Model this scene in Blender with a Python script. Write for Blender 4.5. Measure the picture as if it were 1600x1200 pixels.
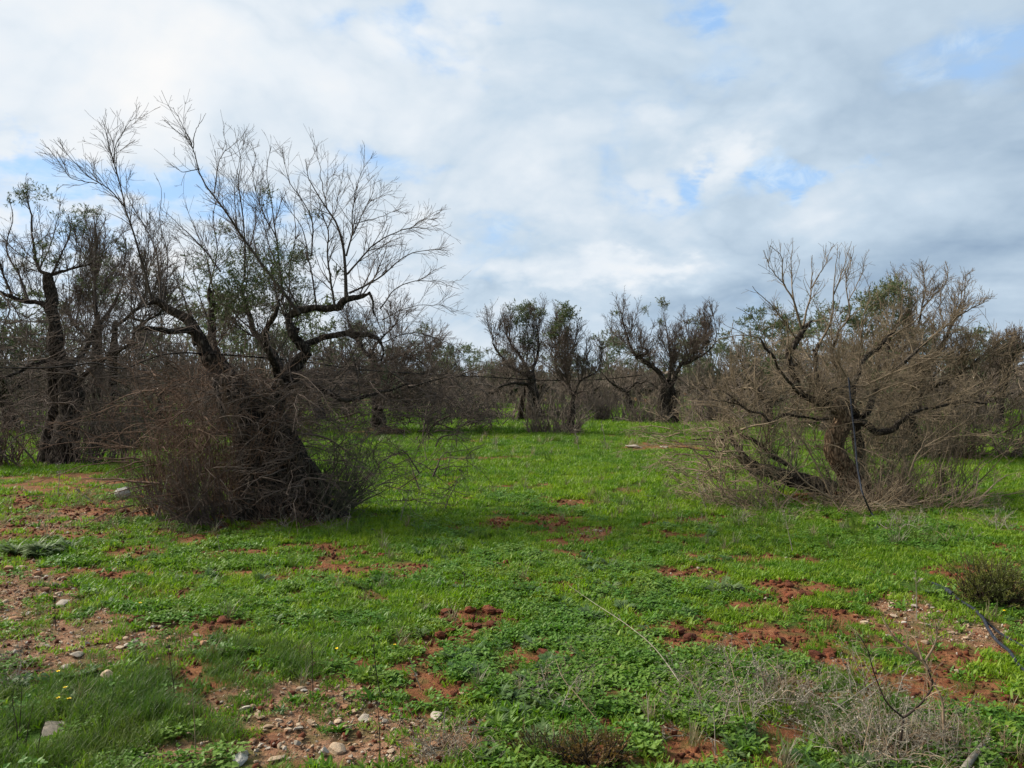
import bpy, math
import numpy as np
R_ = math.radians
for o in list(bpy.data.objects): bpy.data.objects.remove(o)
SC = bpy.context.scene
COL = SC.collection

# ------------------------------------------------------------------ camera, light, exposure
F, CX, HY, CAMH = 1209.0, 800.0, 600.0, 1.7
cam = bpy.data.cameras.new('camera'); camo = bpy.data.objects.new('camera', cam); COL.objects.link(camo)
cam.sensor_width = 36; cam.lens = F / 1600 * 36; cam.clip_start = 0.05; cam.clip_end = 3000
camo.location = (0, 0, CAMH); camo.rotation_euler = (R_(90), 0, 0); SC.camera = camo
SUN_AZ, SUN_EL = R_(-72), R_(36)          # azimuth from +Y (view direction), towards +X
sd = np.array([math.sin(SUN_AZ) * math.cos(SUN_EL), math.cos(SUN_AZ) * math.cos(SUN_EL), math.sin(SUN_EL)])
sun = bpy.data.lights.new('sun', 'SUN'); suno = bpy.data.objects.new('sun', sun); COL.objects.link(suno)
sun.energy = 4.3; sun.angle = R_(14); sun.color = (1.0, 0.93, 0.82)
from mathutils import Vector
suno.rotation_euler = Vector((-sd[0], -sd[1], -sd[2])).to_track_quat('-Z', 'Y').to_euler()
suno.location = (-20, 5, 20)
vs = SC.view_settings
vs.view_transform = 'Standard'; vs.look = 'None'; vs.exposure = 0.76; vs.gamma = 1.0; vs.use_curve_mapping = False
SC.render.engine = 'CYCLES'
SC.cycles.use_denoising = True
SC.cycles.max_bounces = 6; SC.cycles.diffuse_bounces = 3; SC.cycles.transmission_bounces = 3; SC.cycles.glossy_bounces = 2
SC.cycles.use_adaptive_sampling = False

# ------------------------------------------------------------------ node helper
class NT:
    def __init__(s, tree): s.t = tree; s.n = tree.nodes; s.l = tree.links; s.n.clear()
    def node(s, typ, **kw):
        nd = s.n.new(typ)
        for k, v in kw.items(): setattr(nd, k, v)
        return nd
    def put(s, sock, v):
        if isinstance(v, bpy.types.NodeSocket): s.l.new(v, sock)
        elif v is not None:
            if hasattr(sock, 'default_value'):
                if sock.type == 'RGBA' and len(v) == 3: v = (*v, 1)
                sock.default_value = v
    def math(s, op, a, b=None, c=None, clamp=False):
        nd = s.node('ShaderNodeMath', operation=op, use_clamp=clamp)
        for i, v in enumerate((a, b, c)):
            if v is not None: s.put(nd.inputs[i], v)
        return nd.outputs[0]
    def mix(s, f, a, b, blend='MIX'):
        nd = s.node('ShaderNodeMix', data_type='RGBA', blend_type=blend)
        s.put(nd.inputs[0], f); s.put(nd.inputs[6], a); s.put(nd.inputs[7], b)
        return nd.outputs[2]
    def noise(s, vec, scale, detail=4, rough=.55, dist=0, lac=2.0):
        nd = s.node('ShaderNodeTexNoise')
        if vec is not None: s.put(nd.inputs['Vector'], vec)
        nd.inputs['Scale'].default_value = scale; nd.inputs['Detail'].default_value = detail
        nd.inputs['Roughness'].default_value = rough; nd.inputs['Distortion'].default_value = dist
        nd.inputs['Lacunarity'].default_value = lac
        return nd.outputs[0]
    def ramp(s, f, stops, interp='LINEAR'):
        nd = s.node('ShaderNodeValToRGB'); cr = nd.color_ramp; cr.interpolation = interp
        while len(cr.elements) < len(stops): cr.elements.new(.5)
        for e, (p, c) in zip(cr.elements, stops): e.position = p; e.color = (*c, 1) if len(c) == 3 else c
        s.put(nd.inputs[0], f); return nd.outputs[0]
    def smooth(s, f, a, b, lo=0., hi=1.):
        nd = s.node('ShaderNodeMapRange', interpolation_type='SMOOTHSTEP')
        s.put(nd.inputs[0], f)
        for i, v in enumerate((a, b, lo, hi)): nd.inputs[i + 1].default_value = v
        return nd.outputs[0]
    def xyz(s, x, y, z):
        nd = s.node('ShaderNodeCombineXYZ')
        for i, v in enumerate((x, y, z)): s.put(nd.inputs[i], v)
        return nd.outputs[0]

# ------------------------------------------------------------------ sky: physical sky behind drifting clouds
W = bpy.data.worlds.new('World'); SC.world = W; W.use_nodes = True
def build_world():
    t = NT(W.node_tree)
    sky = t.node('ShaderNodeTexSky', sky_type='NISHITA', sun_disc=False)
    sky.sun_elevation = SUN_EL; sky.sun_rotation = SUN_AZ
    sky.air_density = 1.1; sky.dust_density = .6; sky.ozone_density = 1.5
    tc = t.node('ShaderNodeTexCoord')
    sp = t.node('ShaderNodeSeparateXYZ'); t.l.new(tc.outputs['Generated'], sp.inputs[0])
    x, y, z = sp.outputs
    u = t.math('ARCTAN2', x, y); v = t.math('ARCSINE', z)
    zz = t.math('ADD', t.math('MAXIMUM', z, 0.), .42)
    p = t.xyz(t.math('DIVIDE', x, zz), t.math('DIVIDE', y, zz), 0.0)
    big = t.noise(p, 2.6, 3, .5, .2)
    det = t.noise(p, 3.3, 9, .54, .6)
    fine = t.noise(p, 15.0, 6, .5, .5)
    wn = t.node('ShaderNodeTexNoise'); t.put(wn.inputs['Vector'], p); wn.inputs['Scale'].default_value = 4.5; wn.inputs['Detail'].default_value = 5; wn.inputs['Roughness'].default_value = .62
    ws = t.node('ShaderNodeSeparateXYZ'); t.l.new(wn.outputs['Color'], ws.inputs[0])
    u0 = u; uw = t.math('ADD', u, t.math('MULTIPLY', t.math('SUBTRACT', ws.outputs[0], .5), .34)); vw = t.math('ADD', v, t.math('MULTIPLY', t.math('SUBTRACT', ws.outputs[1], .5), .15))
    def blob(px, py, rx, ry):
        uu = math.atan2(px - CX, F); vv = math.atan2(HY - py, math.hypot(F, px - CX))
        a = t.math('DIVIDE', t.math('SUBTRACT', uw, uu), rx / F); b = t.math('DIVIDE', t.math('SUBTRACT', vw, vv), ry / F)
        q = t.math('ADD', t.math('MULTIPLY', a, a), t.math('MULTIPLY', b, b))
        return t.math('POWER', 2.718, t.math('MULTIPLY', q, -1.))
    def total(lst):
        acc = None
        for *g, w in lst:
            e = t.math('MULTIPLY', blob(*g), w)
            acc = e if acc is None else t.math('ADD', acc, e)
        return acc
    # open sky: where the clouds part
    holes = total([(1275, 262, 80, 26, .40), (1165, 262, 35, 22, .14), (1090, 12, 60, 28, .30), (705, 100, 45, 26, .15), (630, 20, 45, 40, .14),
                   (500, 8, 40, 20, .12), (30, 250, 120, 26, .26), (215, 308, 200, 24, .26), (90, 380, 110, 30, .2), (380, 335, 130, 34, .2), (785, 42, 40, 14, .14),
                   (1040, 290, 45, 30, .2), (620, 262, 80, 22, .12), (860, 262, 90, 18, .12), (1560, 60, 90, 60, .10),
                   (880, 170, 130, 90, -.12), (1480, 330, 200, 120, -.2), (1100, 260, 50, 30, -.16), (950, 430, 240, 60, -.15),
                   (120, 110, 220, 70, -.2), (420, 160, 160, 60, -.12)])
    c = t.math('ADD', t.math('MULTIPLY', big, .35), t.math('MULTIPLY', det, .75))
    c = t.math('ADD', c, t.math('MULTIPLY', fine, .13))
    c = t.math('SUBTRACT', c, holes)
    # brightness of the cloud: towards the sun bright, dark bases low on the right
    bl = total([(200, 90, 420, 130, .12), (930, 150, 130, 80, .07), (1115, 250, 60, 45, .22), (900, 330, 200, 60, .14), (900, 425, 190, 26, .20), (1000, 412, 40, 14, .14),
                (1560, 180, 60, 40, .10), (680, 60, 60, 50, .12),
                (1560, 470, 190, 110, -.15), (1200, 440, 260, 60, -.09), (1480, 350, 210, 90, -.06), (1090, 500, 160, 40, -.10), (760, 470, 120, 16, -.05), (850, 455, 300, 22, -.05), (60, 60, 120, 40, -.05), (1500, 120, 200, 90, -.05),
                (620, 120, 200, 80, .04)])
    tb = t.math('ADD', t.math('MULTIPLY', u, -.30), .64)
    tb = t.math('ADD', tb, t.math('MULTIPLY', t.math('SUBTRACT', det, .5), .55))
    tb = t.math('ADD', tb, t.math('MULTIPLY', t.math('SUBTRACT', fine, .5), .10))
    b1 = t.noise(p, 2.2, 5, .5, .4); b1 = t.math('ABSOLUTE', t.math('SUBTRACT', t.math('MULTIPLY', b1, 4.), 2.)); b2 = t.noise(p, 9., 4, .5, .1); b2 = t.math('ABSOLUTE', t.math('SUBTRACT', t.math('MULTIPLY', b2, 4.), 2.))
    bil = t.math('ADD', t.math('MULTIPLY', t.math('SUBTRACT', b1, .42), .34), t.math('MULTIPLY', t.math('SUBTRACT', b2, .42), .06))
    tb = t.math('ADD', tb, bil)
    tb = t.math('ADD', tb, bl, clamp=True)
    cover = t.smooth(t.math('ADD', c, t.math('MULTIPLY', t.math('SUBTRACT', b2, .42), .10)), .32, .58)
    cc = t.ramp(tb, [(0, (.15, .22, .32)), (.25, (.26, .34, .43)), (.5, (.38, .46, .54)), (.75, (.54, .58, .62)), (1, (.645, .64, .635))])
    skyc = t.mix(1., sky.outputs[0], (.105, .105, .105), 'MULTIPLY')
    skyc = t.mix(.72, skyc, (.25, .42, .68)); skyc = t.mix(t.smooth(t.noise(p, 11., 6, .62, .8), .42, .68, .05, .6), skyc, (.50, .58, .64))
    col = t.mix(cover, skyc, cc)
    # low veil near the horizon
    hz = t.smooth(v, .0, .10, .45, 0.)
    col = t.mix(hz, col, (.42, .49, .55))
    bg = t.node('ShaderNodeBackground'); t.put(bg.inputs[0], col); bg.inputs[1].default_value = .90
    out = t.node('ShaderNodeOutputWorld'); t.l.new(bg.outputs[0], out.inputs[0])
build_world()
W.cycles.sampling_method = 'MANUAL'; W.cycles.sample_map_resolution = 512

# ------------------------------------------------------------------ materials
def new_mat(name):
    m = bpy.data.materials.new(name); m.use_nodes = True
    return m, NT(m.node_tree)
def finish(t, shader): 
    o = t.node('ShaderNodeOutputMaterial'); t.l.new(shader, o.inputs[0])
def principled(t, col, rough=.85, bump=None, spec=.25):
    b = t.node('ShaderNodeBsdfPrincipled'); t.put(b.inputs['Base Color'], col); t.put(b.inputs['Roughness'], rough)
    b.inputs['Specular IOR Level'].default_value = spec
    if bump is not None:
        bp = t.node('ShaderNodeBump'); bp.inputs['Strength'].default_value = bump[1]; bp.inputs['Distance'].default_value = bump[2]
        t.put(bp.inputs['Height'], bump[0]); t.l.new(bp.outputs[0], b.inputs['Normal'])
    return b.outputs[0]
def bark_mat(name, dark, mid, light, scale=1.):
    m, t = new_mat(name)
    g = t.node('ShaderNodeNewGeometry').outputs['Position']
    mp = t.node('ShaderNodeMapping'); t.l.new(g, mp.inputs[0]); mp.inputs['Scale'].default_value = (1, 1, .35)
    n1 = t.noise(mp.outputs[0], 22 * scale, 6, .65, .6); n2 = t.noise(g, 3.5, 4, .6)
    vo = t.node('ShaderNodeTexVoronoi', feature='DISTANCE_TO_EDGE'); t.l.new(mp.outputs[0], vo.inputs[0]); vo.inputs['Scale'].default_value = 26 * scale
    h = t.math('ADD', t.math('MULTIPLY', n1, .7), t.math('MULTIPLY', t.math('MINIMUM', vo.outputs[0], .35), 1.2))
    c = t.ramp(h, [(.3, dark), (.58, mid), (.85, light)])
    lich = t.smooth(n2, .56, .7, 0., .5)
    c = t.mix(lich, c, tuple(v * 1.25 for v in light))
    finish(t, principled(t, c, .95, (h, .9, .02), .1)); return m
def twig_mat(name, a, b, var=None):
    m, t = new_mat(name)
    g = t.node('ShaderNodeNewGeometry').outputs['Position']
    n = t.noise(g, 4., 3, .6); n2 = t.noise(g, 35., 2, .5)
    c = t.mix(t.smooth(t.math('ADD', t.math('MULTIPLY', n, .6), t.math('MULTIPLY', n2, .4)), .35, .65), a, b)
    finish(t, principled(t, c, .9, None, .12)); return m
def leaf_mat(name, a, b, c3, trans=.35, dry=None, rough=.55, zone=.35):
    m, t = new_mat(name)
    g = t.node('ShaderNodeNewGeometry').outputs['Position']
    rnd = t.node('ShaderNodeObjectInfo').outputs['Random']
    n = t.noise(g, zone, 3, .6); n2 = t.noise(g, 9., 3, .6)
    c = t.mix(t.smooth(n, .38, .62), a, b)
    c = t.mix(t.smooth(t.math('ADD', t.math('MULTIPLY', n2, .5), t.math('MULTIPLY', rnd, .5)), .35, .8), c, c3)
    c = t.mix(t.smooth(t.noise(g, 1.5, 5, .6, .4), .47, .62, 0., .6), c, tuple(v * k for v, k in zip(b, (.62, .80, 1.0))))
    c = t.mix(t.smooth(t.noise(g, 2.3, 4, .6), .56, .68, 0., .45), c, (c3[0] * 1.15, c3[1] * .92, c3[2]))
    if dry: c = t.mix(t.smooth(t.noise(g, 60., 2, .5), .59, .70, 0., .8), c, dry)
    b1 = t.node('ShaderNodeBsdfPrincipled'); t.put(b1.inputs['Base Color'], c); b1.inputs['Roughness'].default_value = rough
    b1.inputs['Specular IOR Level'].default_value = .3
    tr = t.node('ShaderNodeBsdfTranslucent'); t.put(tr.inputs[0], t.mix(1., c, (1.1, 1.25, .7), 'MULTIPLY'))
    ms = t.node('ShaderNodeMixShader'); ms.inputs[0].default_value = trans
    t.l.new(b1.outputs[0], ms.inputs[1]); t.l.new(tr.outputs[0], ms.inputs[2])
    finish(t, ms.outputs[0]); return m
def stone_mat(name, a, b, stain, bump=.6):
    m, t = new_mat(name)
    tc = t.node('ShaderNodeTexCoord').outputs['Object']
    rnd = t.node('ShaderNodeObjectInfo').outputs['Random']
    off = t.node('ShaderNodeVectorMath', operation='ADD'); t.l.new(tc, off.inputs[0]); t.l.new(t.xyz(t.math('MULTIPLY', rnd, 40), rnd, 0.), off.inputs[1])
    n = t.noise(off.outputs[0], 14, 6, .65); n2 = t.noise(off.outputs[0], 60, 4, .6)
    c = t.mix(t.smooth(t.math('ADD', t.math('MULTIPLY', n, .5), t.math('MULTIPLY', rnd, .5)), .25, .75), a, b)
    c = t.mix(t.smooth(n, .5, .68, 0., .65), c, stain)
    h = t.math('ADD', n, t.math('MULTIPLY', n2, .4))
    finish(t, principled(t, c, .9, (h, bump, .01), .2)); return m

M = {}
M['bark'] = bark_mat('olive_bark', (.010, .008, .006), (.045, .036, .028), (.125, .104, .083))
M['bark_lit'] = bark_mat('sunlit_pale_bark', (.03, .02, .013), (.14, .095, .06), (.32, .22, .14))  # olive bark with sunlight put into the colour for the bent trunk; also pale log
M['bark_far'] = bark_mat('far_bark', (.012, .010, .008), (.045, .036, .029), (.11, .092, .076), .5)
M['shoot'] = twig_mat('grey_shoot', (.045, .036, .030), (.10, .082, .068))
M['twig'] = twig_mat('brown_grey_twig', (.07, .052, .042), (.15, .118, .096))
M['twig_red'] = twig_mat('brown_twig', (.095, .058, .040), (.17, .115, .082))
M['twig_olive'] = twig_mat('olive_grey_twig', (.065, .064, .040), (.135, .13, .088))
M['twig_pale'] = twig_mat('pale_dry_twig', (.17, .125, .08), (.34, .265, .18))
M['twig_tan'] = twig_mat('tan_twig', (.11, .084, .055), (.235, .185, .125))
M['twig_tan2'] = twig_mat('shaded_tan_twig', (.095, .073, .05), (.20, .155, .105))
M['twig_far'] = twig_mat('far_twig', (.105, .083, .066), (.20, .163, .13))
M['twig_far2'] = twig_mat('far_red_twig', (.105, .085, .068), (.185, .152, .122))
M['leaf'] = leaf_mat('olive_leaf', (.060, .085, .03), (.085, .11, .045), (.14, .16, .085), .25)
M['leaf_dark'] = leaf_mat('dark_foliage', (.02, .035, .013), (.035, .05, .02), (.045, .065, .03), .15)

# ------------------------------------------------------------------ noise on arrays
def _hash(ix, iy, iz, s):
    h = (ix.astype(np.int64) * 374761393 + iy.astype(np.int64) * 668265263 + iz.astype(np.int64) * 2147483647 + s * 974711) & 0xffffffff
    h = ((h ^ (h >> 13)) * 1274126177) & 0xffffffff
    h = h ^ (h >> 16)
    return (h & 0xffffff) / float(0xffffff)
def vnoise(x, y, z=None, s=0):
    x = np.asarray(x, float); y = np.asarray(y, float); z = np.zeros_like(x) if z is None else np.asarray(z, float)
    xi, yi, zi = np.floor(x), np.floor(y), np.floor(z); fx, fy, fz = x - xi, y - yi, z - zi
    fx = fx * fx * (3 - 2 * fx); fy = fy * fy * (3 - 2 * fy); fz = fz * fz * (3 - 2 * fz)
    r = 0
    for a in (0, 1):
        for b in (0, 1):
            for c in ((0, 1) if fz.any() else (0,)):
                w = (fx if a else 1 - fx) * (fy if b else 1 - fy) * (fz if c else 1 - fz)
                r = r + w * _hash(xi + a, yi + b, zi + c, s)
    return r
def fbm(x, y, z=None, s=0, o=4, g=.5):
    r, a, t = 0, 1., 0.
    for i in range(o):
        r = r + a * vnoise(x * 2 ** i, y * 2 ** i, None if z is None else z * 2 ** i, s + i * 7); t += a; a *= g
    return r / t
def sstep(x, a, b):
    t = np.clip((x - a) / (b - a), 0, 1); return t * t * (3 - 2 * t)

# ------------------------------------------------------------------ ground maps (bare soil, gravel) laid out on the ground
def gpos(px, py): 
    Y = CAMH * F / (py - HY); return (px - CX) / F * Y, Y
def to_px(x, y):
    yy = np.maximum(y, 1.2); return CX + x / yy * F, HY + CAMH * F / yy
SOIL = [(40, 1000, 190, 60, 1.1), (0, 930, 130, 50, 1.1), (205, 1012, 150, 30, 1.), (320, 985, 120, 22, 1.1), (480, 1115, 150, 50, 1.1), (600, 1165, 260, 38, 1.),
        (690, 1088, 70, 24, 1.15), (660, 1062, 45, 14, 1.), (745, 975, 80, 22, 1.1), (700, 1000, 60, 12, .8), (860, 1030, 70, 9, .95), (1060, 1003, 95, 22, .95), (1090, 895, 60, 15, 1.15), (1235, 922, 85, 16, .95), (1200, 945, 80, 14, .9), (1150, 1000, 130, 12, .9),
        (1230, 1000, 90, 14, .9), (1300, 1025, 50, 16, .9), (1400, 955, 60, 30, .75), (1500, 990, 110, 30, .7), (1560, 925, 90, 24, .7), (1440, 1065, 90, 14, .9), (1215, 1160, 55, 34, 1.2), (1560, 1075, 60, 12, .9),
        (640, 885, 55, 9, 1.1), (580, 938, 40, 10, 1.), (515, 848, 30, 6, 1.), (780, 815, 34, 10, 1.05), (872, 812, 55, 14, 1.), (925, 830, 34, 8, 1.1), (890, 785, 60, 8, .9), (975, 768, 40, 6, .8), (850, 828, 30, 4, 1.),
        (635, 718, 40, 5, 1.), (700, 722, 60, 4, .7), (800, 722, 90, 5, .7), (990, 697, 40, 3, 1.), (1060, 700, 60, 6, .8),
        (120, 800, 130, 16, 1.), (70, 832, 110, 14, 1.), (190, 862, 100, 9, 1.), (400, 862, 120, 7, 1.), (170, 745, 110, 10, .9), (20, 872, 40, 8, .9), (300, 895, 60, 7, .8), (410, 838, 90, 6, .7), (60, 765, 80, 8, .8), (1130, 870, 60, 7, .6), (1180, 885, 20, 5, .9), (1500, 855, 60, 6, .6), (1370, 1000, 60, 12, .6),
        (560, 1090, 60, 20, .7), (40, 905, 60, 14, .8), (760, 905, 40, 5, .6), (250, 945, 60, 9, .7), (1010, 985, 60, 8, .7), (840, 1005, 60, 8, .6), (480, 790, 110, 12, .9), (1330, 775, 110, 10, .9), (100, 725, 60, 6, .9), (620, 1000, 90, 8, .55), (500, 1000, 70, 6, .5), (380, 1000, 60, 12, .8)]
GRAV = [(60, 1010, 210, 50, 1.1), (0, 930, 110, 50, .9), (240, 1015, 120, 26, 1.), (490, 1115, 150, 42, 1.1), (600, 1168, 240, 36, 1.), (1500, 975, 130, 34, .8), (1400, 955, 60, 26, .8), (925, 830, 34, 8, .6), (120, 815, 160, 26, .5), (1090, 898, 60, 14, .5), (330, 1180, 160, 30, .8), (150, 1060, 140, 20, .6)]
def blobs(L, x, y, amp=.55, s=11):
    px, py = to_px(x, y)
    n = fbm(x * 2.2, y * 2.2, s=s, o=3) - .5; n2 = fbm(x * 7, y * 7, s=s + 3, o=3) - .5
    r = np.zeros_like(px)
    for cx, cy, rx, ry, w in L:
        d = np.sqrt(((px - cx) / rx) ** 2 + ((py - cy) / ry) ** 2)
        r = np.maximum(r, w * np.clip(1.35 - d * .9, 0, 1))
    return r * (1 + amp * 1.3 * n) + 1.0 * n2 * (r > .05)
def soil(x, y):
    px, py = to_px(x, y)
    b = blobs(SOIL, x, y); b = b + .3 * np.clip(blobs(GRAV, x, y, s=17), 0, 1)
    left = sstep(600 - px, 0, 350) * sstep(py, 700, 760) * (1 - sstep(py, 900, 960))
    rt = sstep(px, 1080, 1250) * sstep(py, 870, 930) * (1 - sstep(py, 1060, 1110))
    n = fbm(x * 1.7, y * 2.6, s=31, o=4)
    n5 = fbm(x * 6.5, y * 6.5, s=37, o=3)
    b = np.maximum(b, sstep(n + .16 * left + .11 * rt + .5 * (n5 - .5), .59, .70) * .8)
    for tx, ty, tr_ in ((-3.05, 9.9, 1.3), (5.0, 11.4, 1.9), (-9.5, 16.2, 2.2), (-4.7, 26.6, 3.), (1.1, 34.5, 2.), (6.6, 32.8, 2.2), (9.4, 17.8, 2.2), (1.9, 26., .9)):
        b = np.maximum(b, .62 * np.clip(1.5 - np.hypot((x - tx) / tr_, (y - ty) / tr_ / .7), 0, 1) * (.3 + 1.4 * n5))
    return sstep(b, .24, .74)
def gravel(x, y): return sstep(blobs(GRAV, x, y, s=17), .25, .6)
def terrain(x, y):
    x = np.asarray(x, float); y = np.asarray(y, float)
    h = .10 * (fbm(x / 5, y / 5, s=1, o=2) - .5) + .05 * (fbm(x * .9, y * .9, s=2, o=2) - .5) + .012 * (fbm(x * 5, y * 5, s=3, o=2) - .5)
    far = np.hypot(x, y); h = h * np.where(far < 60, 1, 60 / np.maximum(far, 1)) + .5 * (fbm(x / 60, y / 60, s=5, o=2) - .5) * sstep(far, 25, 120)
    return h
def gz(x, y): return float(terrain(np.array([x]), np.array([y]))[0])
def G(px, py):
    x, y = gpos(px, py); return np.array([x, y, gz(x, y)])
def PX(px, py, Y): return np.array([(px - CX) / F * Y, Y, CAMH - (py - HY) / F * Y])

# ------------------------------------------------------------------ mesh building
class MB:
    def __init__(s): s.v = []; s.q = []; s.t = []; s.n = 0; s.mq = []; s.mt = []
    def add(s, v, q=None, t=None, mi=0):
        v = np.asarray(v, np.float32).reshape(-1, 3)
        if q is not None and len(q): q = np.asarray(q, np.int64).reshape(-1, 4); s.q.append(q + s.n); s.mq.append(np.full(len(q), mi))
        if t is not None and len(t): t = np.asarray(t, np.int64).reshape(-1, 3); s.t.append(t + s.n); s.mt.append(np.full(len(t), mi))
        s.v.append(v); s.n += len(v)
    def tubes(s, P, R, sides=3, mod=None, mi=0):
        P = np.asarray(P, float); R = np.asarray(R, float)
        if P.ndim == 2: P = P[None]; R = R[None]
        N, K, _ = P.shape
        if N == 0: return
        T = np.gradient(P, axis=1); T /= np.linalg.norm(T, axis=2, keepdims=True) + 1e-9
        ch = P[:, -1] - P[:, 0]; ch /= np.linalg.norm(ch, axis=1, keepdims=True) + 1e-9
        ref = np.where(np.abs(ch[:, 2:3]) < .8, np.array([[0, 0, 1.]]), np.array([[1., 0, 0]]))
        ref = ref[:, None, :] - (ref[:, None, :] * T).sum(2, keepdims=True) * T
        ref /= np.linalg.norm(ref, axis=2, keepdims=True) + 1e-9
        n2 = np.cross(T, ref)
        a = np.arange(sides) / sides * 2 * np.pi
        rr = R[:, :, None] * (np.ones((1, 1, sides)) if mod is None else mod)
        V = P[:, :, None, :] + rr[..., None] * (np.cos(a)[None, None, :, None] * ref[:, :, None, :] + np.sin(a)[None, None, :, None] * n2[:, :, None, :])
        base = (np.arange(N) * K * sides)[:, None, None] + (np.arange(K - 1) * sides)[None, :, None]
        j = np.arange(sides)[None, None, :]; j2 = (j + 1) % sides
        Q = np.stack([base + j, base + j2, base + j2 + sides, base + j + sides], -1).reshape(-1, 4)
        s.add(V.reshape(-1, 3), Q, mi=mi)
    def leaves(s, B, D, L, Wd, rng, fold=.0, mi=0):
        """one rhombic leaf per base point B pointing along D"""
        N = len(B)
        if N == 0: return
        D = D / (np.linalg.norm(D, axis=1, keepdims=True) + 1e-9)
        r = rng.normal(size=(N, 3)); S = np.cross(D, r); S /= np.linalg.norm(S, axis=1, keepdims=True) + 1e-9
        L = np.broadcast_to(L, N)[:, None]; Wd = np.broadcast_to(Wd, N)[:, None]
        v = np.stack([B, B + D * L * .5 + S * Wd * .5, B + D * L, B + D * L * .5 - S * Wd * .5], 1)
        i = np.arange(N)[:, None] * 4
        s.add(v.reshape(-1, 3), np.concatenate([i, i + 1, i + 2, i + 3], 1), mi=mi)
    def mesh(s, name, mats, smooth=True, origin=None, attrs=None):
        me = bpy.data.meshes.new(name)
        V = np.concatenate(s.v) if s.v else np.zeros((0, 3), np.float32)
        if origin is not None: V = V - np.asarray(origin, np.float32)
        Q = np.concatenate(s.q) if s.q else np.zeros((0, 4), np.int64); T = np.concatenate(s.t) if s.t else np.zeros((0, 3), np.int64)
        me.vertices.add(len(V)); me.vertices.foreach_set('co', V.astype(np.float32).ravel())
        loops = np.concatenate([Q.ravel(), T.ravel()]).astype(np.int32)
        me.loops.add(len(loops)); me.loops.foreach_set('vertex_index', loops)
        me.polygons.add(len(Q) + len(T))
        st = np.concatenate([np.arange(len(Q)) * 4, len(Q) * 4 + np.arange(len(T)) * 3]).astype(np.int32)
        me.polygons.foreach_set('loop_start', st)
        me.polygons.foreach_set('use_smooth', np.full(len(st), smooth))
        for m in (mats if isinstance(mats, (list, tuple)) else [mats]): me.materials.append(m)
        if isinstance(mats, (list, tuple)) and len(mats) > 1:
            me.polygons.foreach_set('material_index', np.concatenate(s.mq + s.mt).astype(np.int32))
        me.update(calc_edges=True)
        return me
    def build(s, name, mats, parent=None, origin=None, kind=None, label=None, smooth=True):
        if not s.v: return None
        o = bpy.data.objects.new(name, s.mesh(name, mats, smooth, origin)); COL.objects.link(o)
        if parent is not None: o.parent = parent
        elif origin is not None: o.location = origin
        if kind: o['kind'] = kind
        if label: o['label'] = label
        return o
def thing(name, label, cat, loc=(0, 0, 0), group=None, rz=0):
    o = bpy.data.objects.new(name, None); COL.objects.link(o); o.location = loc; o.rotation_euler = (0, 0, rz)
    o.empty_display_size = .3; return tag(o, label, cat, group)
def tag(o, label, cat, group=None):
    o['label'] = label; o['category'] = cat
    if group: o['group'] = group
    return o
def copy_tree(root, loc, rz, sc, label=None):
    r = root.copy(); COL.objects.link(r); r.location = loc; r.rotation_euler = (0, 0, rz); r.scale = (sc, sc, sc)
    if label: r['label'] = label
    for ch in list(root.children):
        c = ch.copy(); COL.objects.link(c); c.parent = r
    return r

# ------------------------------------------------------------------ growing things
def curve(pts, K):
    """Catmull-Rom through points (rows of any width), K samples"""
    p = np.asarray(pts, float)
    if len(p) == 2: 
        t = np.linspace(0, 1, K)[:, None]; return p[0] * (1 - t) + p[1] * t
    e = np.vstack([2 * p[0] - p[1], p, 2 * p[-1] - p[-2]])
    d = np.r_[0, np.cumsum(np.linalg.norm(np.diff(p[:, :3], axis=0), axis=1))]; u = np.interp(np.linspace(0, d[-1], K), d, np.arange(len(p)))
    i = np.minimum(u.astype(int), len(p) - 2); f = (u - i)[:, None]
    a, b, c, dd = e[i], e[i + 1], e[i + 2], e[i + 3]
    return .5 * (2 * b + (c - a) * f + (2 * a - 5 * b + 4 * c - dd) * f ** 2 + (3 * b - a - 3 * c + dd) * f ** 3)
def norm(a): return a / (np.linalg.norm(a, axis=-1, keepdims=True) + 1e-9)
def walk(rng, B, D, L, K, wob, up, zmin=None, upv=(0, 0, 1)):
    pts = [B]; d = norm(D); upv = np.asarray(upv, float)
    bias = rng.normal(size=B.shape) * wob * .35
    for k in range(K - 1):
        d = norm(d + wob * rng.normal(size=B.shape) * .8 + bias + up * upv)
        q = pts[-1] + d * (L / (K - 1))[:, None]
        if zmin is not None: q[:, 2] = np.maximum(q[:, 2], zmin)
        pts.append(q)
    return np.stack(pts, 1)
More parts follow.
